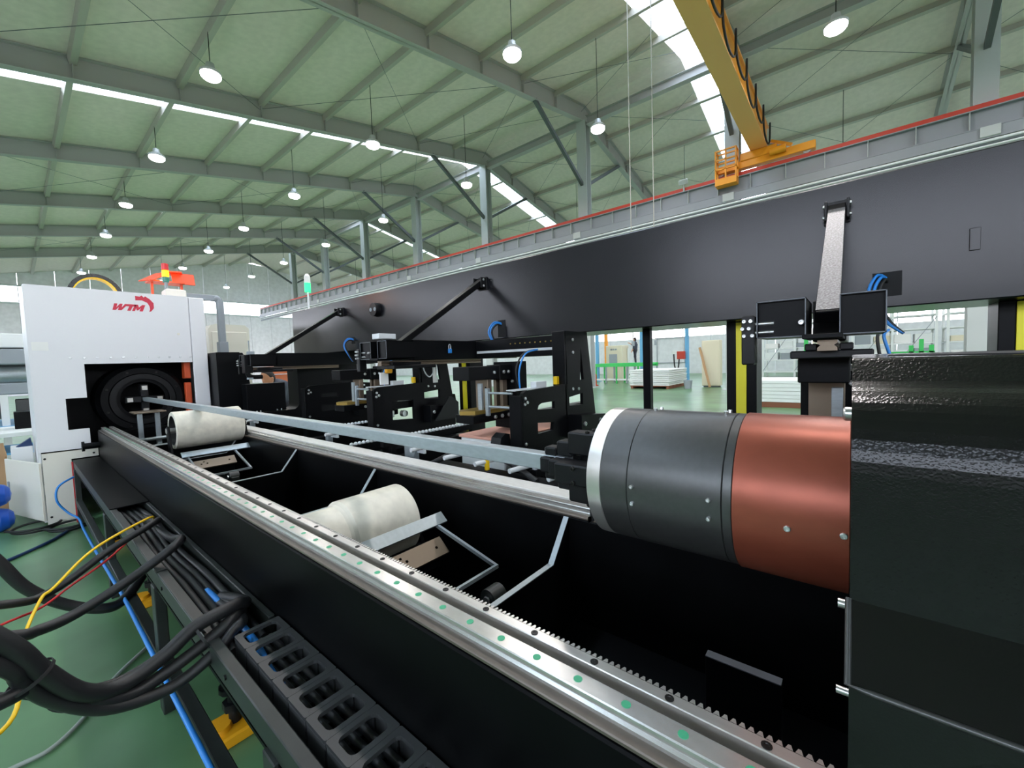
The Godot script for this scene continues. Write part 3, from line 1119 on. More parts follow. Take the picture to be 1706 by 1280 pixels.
# bones: [from, to, radius there, radius here]; meshes the blended field as surface nets
func body(bones: Array, cell: float, k: float) -> Geo:
	var lo := Vector3.ONE * 1e9
	var hi := -lo
	for b in bones:
		for e in [[b[0], b[2]], [b[1], b[3]]]:
			lo = lo.min(e[0] - Vector3.ONE * (e[1] + 2.0 * cell))
			hi = hi.max(e[0] + Vector3.ONE * (e[1] + 2.0 * cell))
	var nx := int((hi.x - lo.x) / cell) + 2
	var ny := int((hi.y - lo.y) / cell) + 2
	var nz := int((hi.z - lo.z) / cell) + 2
	var f := PackedFloat32Array()
	f.resize(nx * ny * nz)
	f.fill(9.0)
	for b in bones:
		var a: Vector3 = b[0]
		var ab: Vector3 = b[1] - a
		var l2 := maxf(ab.length_squared(), 1e-9)
		var pad := maxf(b[2], b[3]) + k + 2.0 * cell
		var mn := a.min(b[1]) - Vector3.ONE * pad
		var mx := a.max(b[1]) + Vector3.ONE * pad
		for ix in range(maxi(0, int((mn.x - lo.x) / cell)), mini(nx, int((mx.x - lo.x) / cell) + 1)):
			for iy in range(maxi(0, int((mn.y - lo.y) / cell)), mini(ny, int((mx.y - lo.y) / cell) + 1)):
				for iz in range(maxi(0, int((mn.z - lo.z) / cell)), mini(nz, int((mx.z - lo.z) / cell) + 1)):
					var p := lo + Vector3(ix, iy, iz) * cell
					var t := clampf((p - a).dot(ab) / l2, 0.0, 1.0)
					var d := (p - a - ab * t).length() - lerpf(b[2], b[3], t)
					var i := (ix * ny + iy) * nz + iz
					f[i] = d if f[i] > 8.0 else smin(f[i], d, k)
	var vid := {}
	var pos := []
	var nor := []
	for ix in nx - 1:
		for iy in ny - 1:
			for iz in nz - 1:
				var i0 := (ix * ny + iy) * nz + iz
				if absf(f[i0]) > cell * 3.0: continue
				var c := []
				var neg := 0
				for q in 8:
					var val := f[((ix + (q & 1)) * ny + iy + ((q >> 1) & 1)) * nz + iz + (q >> 2)]
					c.append(val)
					if val < 0.0: neg += 1
				if neg == 0 or neg == 8: continue
				var s := Vector3.ZERO
				var cnt := 0
				for e in [[0, 1], [2, 3], [4, 5], [6, 7], [0, 2], [1, 3], [4, 6], [5, 7], [0, 4], [1, 5], [2, 6], [3, 7]]:
					if (c[e[0]] < 0.0) != (c[e[1]] < 0.0):
						var t: float = c[e[0]] / (c[e[0]] - c[e[1]])
						var pa := Vector3(e[0] & 1, (e[0] >> 1) & 1, e[0] >> 2)
						var pb := Vector3(e[1] & 1, (e[1] >> 1) & 1, e[1] >> 2)
						s += pa.lerp(pb, t)
						cnt += 1
				vid[i0] = pos.size()
				pos.append(lo + (Vector3(ix, iy, iz) + s / cnt) * cell)
				nor.append(Vector3(c[1] + c[3] + c[5] + c[7] - c[0] - c[2] - c[4] - c[6], c[2] + c[3] + c[6] + c[7] - c[0] - c[1] - c[4] - c[5], c[4] + c[5] + c[6] + c[7] - c[0] - c[1] - c[2] - c[3]).normalized())
	var g := Geo.new()
	var st := [ny * nz, nz, 1]
	for ix in range(1, nx - 1):
		for iy in range(1, ny - 1):
			for iz in range(1, nz - 1):
				var i0 := (ix * ny + iy) * nz + iz
				for a in 3:
					var i1: int = i0 + st[a]
					if (f[i0] < 0.0) == (f[i1] < 0.0): continue
					var u: int = st[(a + 1) % 3]
					var w: int = st[(a + 2) % 3]
					var q := [i0, i0 - u, i0 - u - w, i0 - w]
					if not (vid.has(q[0]) and vid.has(q[1]) and vid.has(q[2]) and vid.has(q[3])): continue
					var v := [vid[q[0]], vid[q[1]], vid[q[2]], vid[q[3]]]
					g.tri(pos[v[0]], pos[v[1]], pos[v[2]], nor[v[0]], nor[v[1]], nor[v[2]])
					g.tri(pos[v[0]], pos[v[2]], pos[v[3]], nor[v[0]], nor[v[2]], nor[v[3]])
	return g

# joints are given for a figure of height 1.72 facing +x; place turns and sets it down
func person(label: String, at: Vector3, turn: float, j: Dictionary, cell: float):
	var t := thing("person", label, "person", at)
	var T := Transform3D(Basis(Vector3.UP, turn), at)
	var J := {}
	for k in j: J[k] = T * (j[k] as Vector3)
	var bones := [[J.neck, J.head, 0.05, 0.052]]
	bones.append([J.head, J.crown, 0.092, 0.088])
	bones.append([J.head + T.basis * Vector3(0.05, -0.06, 0), J.head + T.basis * Vector3(0.03, 0.02, 0), 0.05, 0.07])
	bones.append([J.head + T.basis * Vector3(0.09, -0.01, 0), J.head + T.basis * Vector3(0.1, -0.025, 0), 0.014, 0.016])
	for s in ["l", "r"]:
		var z := 0.088 if s == "l" else -0.088
		bones.append([J.head + T.basis * Vector3(-0.005, 0.0, z), J.head + T.basis * Vector3(-0.008, 0.03, z * 1.03), 0.016, 0.018])
		bones.append([J["elbow_" + s], J["wrist_" + s], 0.042, 0.03])
		bones.append([J["wrist_" + s], J["hand_" + s], 0.03, 0.028])
		var d: Vector3 = (J["hand_" + s] - J["wrist_" + s]).normalized()
		var side: Vector3 = d.cross(Vector3.UP).normalized()
		for q in 4: bones.append([J["hand_" + s] + side * (q - 1.5) * 0.02, J["hand_" + s] + side * (q - 1.5) * 0.024 + d * [0.07, 0.085, 0.08, 0.06][q] + Vector3(0, -0.02, 0), 0.011, 0.008])
		bones.append([J["wrist_" + s] + side * 0.025 + d * 0.03, J["hand_" + s] + side * 0.055 + d * 0.02, 0.012, 0.01])
	var b := part(body(bones, cell, 0.02), "body", M.skin, t)
	var cl := [[J.hip, J.chest, 0.145, 0.16], [J.chest, J.neck, 0.16, 0.07], [J.chest, J.shoulder_l, 0.12, 0.08], [J.chest, J.shoulder_r, 0.12, 0.08]]
	for s in ["l", "r"]:
		cl.append([J["shoulder_" + s], J["elbow_" + s], 0.075, 0.055])
		cl.append([J["elbow_" + s], J["elbow_" + s].lerp(J["wrist_" + s], 0.35), 0.054, 0.05])
	part(body(cl, cell * 1.3, 0.05), "shirt", M.shirt_dark, t)
	var tr := []
	for s in ["l", "r"]:
		tr.append([J.hip, J["hipj_" + s], 0.14, 0.12])
		tr.append([J["hipj_" + s], J["knee_" + s], 0.105, 0.075])
		tr.append([J["knee_" + s], J["ankle_" + s], 0.075, 0.06])
	part(body(tr, cell * 1.3, 0.05), "trousers", M.trousers, t)
	var sh := []
	for s in ["l", "r"]: sh.append([J["ankle_" + s] + Vector3(0, -0.05, 0), J["ankle_" + s] + T.basis * Vector3(0.15, -0.055, 0), 0.045, 0.04])
	part(body(sh, cell * 1.3, 0.01), "shoes", M.rubber, t)
	var ha := [[J.head + T.basis * Vector3(-0.02, 0.03, 0), J.crown + T.basis * Vector3(-0.01, 0.01, 0), 0.096, 0.092], [J.head + T.basis * Vector3(-0.045, -0.03, 0), J.crown + T.basis * Vector3(-0.03, 0, 0), 0.07, 0.09]]
	var hg := body(ha, cell, 0.02)
	part(hg, "hair", M.hair, t)
	return t

func build_people():
	# operator bending over behind the black boxes
	person("person in a dark shirt bending forward behind the black boxes near the cabinet", Vector3(3.07, 0.0, -7.95), deg_to_rad(200), {
		"hip": Vector3(-0.1, 0.88, 0), "chest": Vector3(0.05, 1.17, 0), "neck": Vector3(0.16, 1.29, 0), "head": Vector3(0.24, 1.33, 0), "crown": Vector3(0.27, 1.40, 0),
		"shoulder_l": Vector3(0.1, 1.22, 0.18), "shoulder_r": Vector3(0.1, 1.22, -0.18), "elbow_l": Vector3(0.2, 0.97, 0.24), "elbow_r": Vector3(0.2, 0.97, -0.24),
		"wrist_l": Vector3(0.42, 1.02, 0.16), "wrist_r": Vector3(0.42, 1.02, -0.16), "hand_l": Vector3(0.49, 1.03, 0.14), "hand_r": Vector3(0.49, 1.03, -0.14),
		"hipj_l": Vector3(-0.1, 0.84, 0.09), "hipj_r": Vector3(-0.1, 0.84, -0.09), "knee_l": Vector3(-0.02, 0.46, 0.1), "knee_r": Vector3(-0.02, 0.46, -0.1), "ankle_l": Vector3(-0.06, 0.09, 0.1), "ankle_r": Vector3(-0.06, 0.09, -0.1)}, 0.014)
	# worker on the platform across the hall
	person("person in grey work clothes standing on the white platform across the hall", Vector3(26.1, 1.06, -11.0), deg_to_rad(100), {
		"hip": Vector3(0, 0.93, 0), "chest": Vector3(0, 1.26, 0), "neck": Vector3(0.01, 1.46, 0), "head": Vector3(0.03, 1.57, 0), "crown": Vector3(0.02, 1.64, 0),
		"shoulder_l": Vector3(0, 1.38, 0.18), "shoulder_r": Vector3(0, 1.38, -0.18), "elbow_l": Vector3(0.2, 1.25, 0.26), "elbow_r": Vector3(0.03, 1.1, -0.25),
		"wrist_l": Vector3(0.4, 1.38, 0.2), "wrist_r": Vector3(0.14, 0.87, -0.24), "hand_l": Vector3(0.47, 1.41, 0.18), "hand_r": Vector3(0.17, 0.8, -0.23),
		"hipj_l": Vector3(0, 0.9, 0.09), "hipj_r": Vector3(0, 0.9, -0.09), "knee_l": Vector3(0.03, 0.49, 0.1), "knee_r": Vector3(-0.02, 0.49, -0.1), "ankle_l": Vector3(0.0, 0.09, 0.1), "ankle_r": Vector3(-0.05, 0.09, -0.1)}, 0.022)

# ---------------------------------------------------------------- machine bed

func build_bed():
	var b := thing("machine_bed", "long black machine bed with steel guide rails and toothed rack", "machine bed", Vector3(0.96, 0.0, -2.5))
	var z0 := -6.1
	var z1 := 1.4
	var g := Geo.new()
	g.bx(0.535, 0.12, z0, 0.66, 0.922, z1, 0.004)
	part(g, "near_wall", M.bed_black, b)
	g = Geo.new()
	g.bx(1.27, 0.12, z0, 1.46, 0.922, z1, 0.004)
	part(g, "far_wall", M.bed_black, b)
	g = Geo.new()
	g.bx(0.66, 0.3, z0, 1.27, 0.34, z1)
	part(g, "bed_floor", M.bed_black, b)
	g = Geo.new()
	g.bx(0.66, 0.34, z0, 1.27, 0.9, z0 + 0.02)
	part(g, "end_plate", M.bed_black, b)
	# ledges
	g = Geo.new()
	g.bx(0.541, 0.922, z0, 0.658, 0.931, z1, 0.002)
	part(g, "ledge", M.brown_steel, b)
	g = Geo.new()
	g.bx(1.272, 0.922, z0, 1.455, 0.931, z1, 0.002)
	part(g, "ledge", M.brown_steel, b)
	# guide rails
	var prof := func(x0: float, y0: float) -> PackedVector2Array:
		var p := PackedVector2Array()
		for q in [[0, 0], [36, 0], [36, 6], [31, 10], [31, 14], [36, 18], [36, 24], [34, 26], [2, 26], [0, 24], [0, 18], [5, 14], [5, 10], [0, 6]]: p.append(Vector2(x0 + q[0] * 0.001, y0 + q[1] * 0.001))
		return p
	g = Geo.new()
	g.prism(prof.call(0.561, 0.931), "z", z0 + 0.01, z1)
	var rail := part(g, "guide_rail", M.ground_steel, b)
	var cap_mesh: MeshInstance3D
	var z := -0.096
	while z > -6.0:
		if cap_mesh == null:
			g = Geo.new()
			g.cyl(Vector3(0.579, 0.9565, -0.096), Vector3(0.579, 0.9578, -0.096), 0.0075, 0.0075, 14)
			cap_mesh = part(g, "plug_cap", M.green_cap, rail)
		else: again(cap_mesh, "plug_cap", rail, Vector3(0, 0, z + 0.096))
		z -= 0.0865
	g = Geo.new()
	g.prism(prof.call(1.30, 0.931), "z", z0 + 0.01, z1)
	part(g, "guide_rail", M.ground_steel, b)
	# toothed rack, teeth towards the inside of the bed
	g = Geo.new()
	var pts := PackedVector2Array()
	g.bx(0.622, 0.931, z0 + 0.02, 0.645, 0.956, z1, 0.0015)
	var k := 0
	var zt := z0 + 0.03
	var pitch := 0.0115
	while zt < z1 - pitch:
		var a := zt
		var q := [Vector2(0.645, a), Vector2(0.6535, a + pitch * 0.25), Vector2(0.6535, a + pitch * 0.55), Vector2(0.645, a + pitch * 0.8)]
		var hi := 0.9555
		var lo := 0.931
		g.quad(Vector3(q[0].x, hi, q[0].y), Vector3(q[1].x, hi, q[1].y), Vector3(q[2].x, hi, q[2].y), Vector3(q[3].x, hi, q[3].y), Vector3.UP)
		for i in 3:
			var d: Vector2 = q[i + 1] - q[i]
			g.quad(Vector3(q[i].x, lo, q[i].y), Vector3(q[i + 1].x, lo, q[i + 1].y), Vector3(q[i + 1].x, hi, q[i + 1].y), Vector3(q[i].x, hi, q[i].y), Vector3(d.y, 0, -d.x).normalized())
		zt += pitch
		k += 1
	var rack := part(g, "rack", M.bare_steel, b)
	var rb: MeshInstance3D
	z = -0.087
	while z > -6.0:
		if rb == null:
			g = Geo.new()
			g.lathe(Vector3(0.632, 0.9562, z), Vector3(0.632, 1.0, z), [[0.0, 0.0072], [0.0012, 0.0072], [0.0012, 0.0035], [0.0002, 0.003], [0.0002, 0.0]], 12, false)
			rb = part(g, "socket_bolt", M.bolt_black, rack)
		else: again(rb, "socket_bolt", rack, Vector3(0, 0, z + 0.087))
		z -= 0.133
	g = Geo.new()
	g.bx(1.352, 0.931, z0 + 0.02, 1.45, 0.96, z1, 0.002)
	part(g, "rail_cover", M.rail_top, b)
	# cross plates with bare cut edges
	for zb in [-0.81, -2.07, -3.08, -4.25, -5.35]:
		g = Geo.new()
		g.prism(PackedVector2Array([Vector2(0.66, 0.34), Vector2(1.27, 0.34), Vector2(1.27, 0.92), Vector2(1.16, 0.782), Vector2(0.77, 0.782), Vector2(0.66, 0.92)]), "z", zb - 0.01, zb + 0.01)
		var cp := part(g, "cross_plate", M.bed_black, b)
		g = Geo.new()
		for e in [[0.662, 0.921, 0.77, 0.784], [0.77, 0.784, 1.16, 0.784], [1.16, 0.784, 1.268, 0.921]]:
			g.bar(Vector3(e[0], e[1], zb), Vector3(e[2], e[3], zb), 0.021, 0.003)
		part(g, "cut_edge", M.galvanised, cp)
	# sloping scrap chute and an upright plate inside the bed
	g = Geo.new()
	g.prism(PackedVector2Array([Vector2(0.66, 0.42), Vector2(1.27, 0.53), Vector2(1.27, 0.54), Vector2(0.66, 0.43)]), "z", -0.79, 1.3)
	part(g, "scrap_chute", M.black_paint, b)
	g = Geo.new()
	g.bx(1.125, 0.5, -0.295, 1.15, 0.7, -0.125, 0.001)
	var sp := part(g, "stop_plate", M.black_paint, b)
	g = Geo.new()
	g.bx(1.124, 0.7, -0.295, 1.151, 0.7025, -0.125)
	part(g, "cut_edge", M.dark_brace, sp)
	# round stub on the outer wall at the cabinet end
	g = Geo.new()
	g.lathe(Vector3(0.405, 0.785, -6.02), Vector3(0.6, 0.785, -6.02), [[0.0, 0.05], [0.02, 0.05], [0.02, 0.032], [0.14, 0.032]], 18)
	part(g, "stub", M.black_paint, b)
	# yellow feet with levelling screws
	for p in [[0.50, -1.97], [0.50, -3.55], [0.50, -5.0], [1.42, -1.97], [1.42, -3.55], [1.42, -5.0]]:
		g = Geo.new()
		g.bx(p[0] - 0.1, 0.0, p[1] - 0.08, p[0] + 0.1, 0.05, p[1] + 0.08, 0.008)
		g.lathe(Vector3(p[0] - 0.06, 0.05, p[1]), Vector3(p[0] - 0.06, 1, p[1]), [[0.0, 0.05], [0.02, 0.045]], 16)
		var ft := part(g, "foot", M.foot_yellow, b, "yellow levelling foot")
		g = Geo.new()
		g.cyl(Vector3(p[0], 0.05, p[1]), Vector3(p[0], 0.24, p[1]), 0.022, 0.022, 12)
		g.cyl(Vector3(p[0], 0.11, p[1]), Vector3(p[0], 0.14, p[1]), 0.042, 0.042, 6)
		g.cyl(Vector3(p[0], 0.19, p[1]), Vector3(p[0], 0.21, p[1]), 0.05, 0.05, 12)
		part(g, "levelling_screw", M.black_oxide, ft)

# lifting rollers between the rails
func build_rollers():
	roller(Vector3(0, 0.805, -1.6), 0.66, 0.80, 1.10, 0.134, 0.15, "cream stepped support roller lowered in the middle of the bed", false)
	roller(Vector3(0, 1.039, -4.2), 0.79, 0.79, 1.26, 0.15, 0.15, "cream support roller raised under the steel tube near the cabinet", true)

func roller(c: Vector3, xa: float, xs: float, xb: float, ra: float, rb: float, label: String, raised: bool):
	var t := thing("support_roller", label, "roller", Vector3(0.98, 0.34, c.z), "lifting rollers in the bed")
	var g := Geo.new()
	var prof := []
	if xs > xa: prof = [[0.0, ra - 0.03], [0.0, ra - 0.004], [0.004, ra], [xs - xa - 0.012, ra], [xs - xa, rb - 0.01], [xs - xa + 0.012, rb], [xb - xa - 0.005, rb], [xb - xa, rb - 0.006], [xb - xa, 0.03]]
	else: prof = [[0.0, ra - 0.03], [0.0, ra - 0.004], [0.004, ra], [xb - xa - 0.005, rb], [xb - xa, rb - 0.006], [xb - xa, 0.03]]
	g.lathe(Vector3(xa, c.y, c.z), Vector3(xb, c.y, c.z), prof, 48, false)
	var ro := part(g, "roller", M.roller_white, t)
	g = Geo.new()
	g.lathe(Vector3(xa + 0.001, c.y, c.z), Vector3(xb, c.y, c.z), [[0.0, ra - 0.012], [0.0, ra - 0.034], [0.05, ra - 0.036], [0.05, 0.03]], 36, false)
	part(g, "end_bore", M.gunmetal if raised else M.black_oxide, ro)
	g = Geo.new()
	g.cyl(Vector3(xa - 0.04, c.y, c.z), Vector3(xb + 0.05, c.y, c.z), 0.022, 0.022, 14)
	part(g, "axle", M.bare_steel, ro)
	var dy := 0.05 if raised else 0.0
	# bearing arms
	for x in [xa - 0.03, xb + 0.03]:
		g = Geo.new()
		g.bar(Vector3(x, c.y + 0.03, c.z), Vector3(x, 0.6 + dy, c.z + 0.14), 0.016, 0.07, 0.002)
		part(g, "bearing_arm", M.black_paint, t)
	# front guard plate, bare steel
	var zf := c.z + 0.17
	g = Geo.new()
	g.obx(Transform3D(Basis(Vector3.RIGHT, deg_to_rad(40)), Vector3((xa + xb) * 0.5 + 0.06, 0.805 + dy, zf + 0.0)), Vector3(xb - xa + 0.10, 0.01, 0.055), 0.001)
	part(g, "guard_plate", M.galvanised, t)
	# pierced mounting plate below it
	g = Geo.new()
	g.prism(Geo.holed(Geo.rect(-0.14, -0.04, 0.14, 0.04), [Geo.rect(-0.1, -0.006, -0.088, 0.006, 0.004), Geo.rect(-0.06, -0.006, -0.048, 0.006, 0.004), Geo.rect(-0.08, 0.015, -0.068, 0.025, 0.003), Geo.rect(0.09, -0.006, 0.102, 0.006, 0.004)]), "z", -0.006, 0.006)
	var mp := part(g, "mounting_plate", M.guide_brown, t)
	mp.mesh = g.mesh(Vector3.ZERO)
	mp.transform = Transform3D(Basis(Vector3.RIGHT, deg_to_rad(-50)), Vector3(0.02, 0.38 + dy, 0.245))
	# lift carriage and column
	g = Geo.new()
	g.bx(0.82, 0.62 + dy, c.z - 0.1, 1.14, 0.70 + dy, c.z + 0.22, 0.006)
	part(g, "lift_carriage", M.black_paint, t)
	g = Geo.new()
	for x in [0.86, 1.1]: g.cyl(Vector3(x, 0.34, c.z + 0.05), Vector3(x, 0.63 + dy, c.z + 0.05), 0.025, 0.025, 14)
	part(g, "lift_column", M.bare_steel, t)
	# bent flat bar frame
	g = Geo.new()
	var p := [Vector3(1.16, 0.79 + dy, c.z + 0.15), Vector3(1.16, 0.70 + dy * 0.6, c.z + 0.53), Vector3(0.90, 0.70 + dy * 0.6, c.z + 0.53)]
	g.bar(p[0], p[1], 0.012, 0.014)
	g.bar(p[1] + Vector3(0.006, 0, 0), p[2], 0.012, 0.014)
	if raised:
		g.bar(Vector3(0.84, p[0].y, p[0].z), Vector3(0.84, p[1].y, p[1].z), 0.012, 0.014)
	part(g, "flat_bar_frame", M.galvanised, t)
	# pivot bearing
	g = Geo.new()
	g.cyl(Vector3(0.97, 0.70 + dy * 0.4, c.z + 0.66), Vector3(1.03, 0.70 + dy * 0.4, c.z + 0.66), 0.035, 0.035, 16)
	g.bx(0.975, 0.62 + dy * 0.4, c.z + 0.62, 1.025, 0.70 + dy * 0.4, c.z + 0.7, 0.004)
	var pb := part(g, "pivot_bearing", M.frame_green_black, t)
	bolt(pb, Vector3(0.968, 0.70 + dy * 0.4, c.z + 0.66), Vector3.LEFT, 0.015, 0.008, M.bolt_zinc, true)
	g = Geo.new()
	g.cyl(Vector3(1.0, 0.34, c.z + 0.66), Vector3(1.0, 0.63 + dy * 0.4, c.z + 0.66), 0.02, 0.02, 10)
	part(g, "pivot_post", M.black_paint, t)

func build_workpiece():
	var g := Geo.new()
	g.prism(Geo.rect(0.9375, 1.19, 0.9825, 1.235, 0.004), "z", -6.6, -0.6)
	solo(g, "square_tube", M.galvanised, "long galvanised square steel tube held between the two chucks", "tube", Vector3(0.96, 1.21, -3.4))

# ---------------------------------------------------------------- rear chuck on its carriage

func build_carriage():
	var t := thing("chuck_carriage", "black carriage housing with round chuck barrel and copper coloured cover", "chuck carriage", Vector3(0.98, 0.96, 0.3))
	var g := Geo.new()
	var poly := PackedVector2Array([Vector2(1.44, 0.985), Vector2(0.575, 0.985), Vector2(0.57, 0.99), Vector2(0.57, 1.127), Vector2(0.64, 1.193), Vector2(0.64, 1.35)])
	for k in 11:
		var a := PI - PI / 2 * 0.86 * k / 10.0
		poly.append(Vector2(0.74 + 0.10 * cos(a), 1.352 + 0.10 * sin(a)))
	poly.append_array([Vector2(0.765, 1.455), Vector2(0.80, 1.484), Vector2(0.806, 1.487), Vector2(1.42, 1.487), Vector2(1.44, 1.47)])
	g.prism(poly, "z", 0.0, 1.15)
	var h := part(g, "housing", M.peel_black, t)
	g = Geo.new()
	g.hose([Vector3(0.641, 1.193, -0.001), Vector3(0.571, 1.127, -0.001), Vector3(0.5695, 1.127, 0.02), Vector3(0.5695, 1.127, 0.5), Vector3(0.5695, 1.127, 1.14)], 0.0035, 8, 1, true)
	part(g, "weld_bead", M.gunmetal, h)
	g = Geo.new()
	g.cyl(Vector3(1.02, 1.487, 0.22), Vector3(1.02, 1.4885, 0.22), 0.17, 0.17, 32)
	part(g, "painted_cable_opening", M.painted_hole_shade, h)  # solid dark disc, shade of the hole painted on the top
	for p in [[0.68, 1.165, 0.006], [0.62, 1.085, 0.0045]]:
		g = Geo.new()
		g.cyl(Vector3(p[0], p[1], 0.0), Vector3(p[0], p[1], -0.012), p[2], p[2], 12)
		part(g, "stud", M.bolt_zinc, h)
	bolt(h, Vector3(0.83, 1.40, 0.0), Vector3(0, 0, -1), 0.011, 0.01, M.bolt_zinc)
	# slides that carry it on the rails
	for x in [0.579, 1.318]:
		for z in [0.05, 0.75]:
			g = Geo.new()
			g.bx(x - 0.028, 0.938, z, x + 0.028, 0.985, z + 0.13, 0.003)
			part(g, "slide_block", M.black_oxide, t)
	# the barrel: bands of different metal
	var c := Vector3(0.98, 1.215, 0.0)
	var bands := [["front_ring", -0.47, -0.436, 0.157, M.bare_steel], ["dark_ring", -0.4355, -0.3725, 0.157, M.gunmetal], ["barrel", -0.372, -0.1865, 0.1572, M.gunmetal], ["collar", -0.186, -0.1695, 0.157, M.gunmetal], ["copper_cover", -0.169, 0.0, 0.1595, M.copper_cover]]
	var made := {}
	for b in bands:
		g = Geo.new()
		var r: float = b[3]
		g.lathe(c + Vector3(0, 0, b[1]), c + Vector3(0, 0, b[2]), [[0.0, 0.05], [0.0, r - 0.0015], [0.0012, r], [b[2] - b[1] - 0.0012, r], [b[2] - b[1], r - 0.0015], [b[2] - b[1], 0.05]], 96, false)
		made[b[0]] = part(g, b[0], b[4], t)
	for z in [-0.36, -0.208]:
		for a in [176.3, -170.6, 94.0, 80.0]:
			var d := Vector3(cos(deg_to_rad(a)), sin(deg_to_rad(a)), 0)
			bolt(made["barrel"], c + d * 0.157 + Vector3(0, 0, z), d, 0.0045, 0.007, M.bolt_zinc)
	for e in [[-174.7, -0.083], [-176.8, -0.008], [40.0, -0.083]]:
		var d := Vector3(cos(deg_to_rad(e[0])), sin(deg_to_rad(e[0])), 0)
		bolt(made["copper_cover"], c + d * 0.159 + Vector3(0, 0, e[1]), d, 0.0055, 0.004, M.bolt_zinc)
	g = Geo.new()
	g.cyl(c + Vector3(0, 0, -0.468), c + Vector3(0, 0, -0.472), 0.135, 0.135, 48)
	part(g, "face_plate", M.black_oxide, t)
	# four jaws closed on the tube
	for k in 4:
		var d: Vector3 = [Vector3.LEFT, Vector3.UP, Vector3.RIGHT, Vector3.DOWN][k]
		var s: Vector3 = [Vector3.UP, Vector3.RIGHT, Vector3.DOWN, Vector3.LEFT][k]
		var B := Basis(d, s, d.cross(s))
		var o := Vector3(0.96, 1.2125, 0)
		g = Geo.new()
		g.obx(Transform3D(B, o + d * 0.064 + Vector3(0, 0, -0.53)), Vector3(0.06, 0.052, 0.115), 0.004)
		g.obx(Transform3D(B, o + d * 0.046 + Vector3(0, 0, -0.60)), Vector3(0.04, 0.046, 0.05), 0.004)
		var j := part(g, "jaw", M.black_oxide, t)
		g = Geo.new()
		g.obx(Transform3D(B, o + d * 0.034 + Vector3(0, 0, -0.648)), Vector3(0.022, 0.042, 0.04), 0.004)
		part(g, "jaw_tip", M.black_oxide, j)
		for e in [-0.018, 0.018]: bolt(j, o + d * 0.094 + s * e + Vector3(0, 0, -0.53), d, 0.006, 0.006, M.bolt_black)
	g = Geo.new()
	for k in 5: g.bx(0.835, 1.13 - 0.012, -0.474 - 0.0, 0.845, 1.13, -0.4705)
	g.bx(0.845, 1.115, -0.474, 0.862, 1.15, -0.4702)
	part(g, "painted_scale_slot", M.painted_hole_shade, t)  # dark blocks on the face, shade of the slot painted

# ---------------------------------------------------------------- white laser cabinet

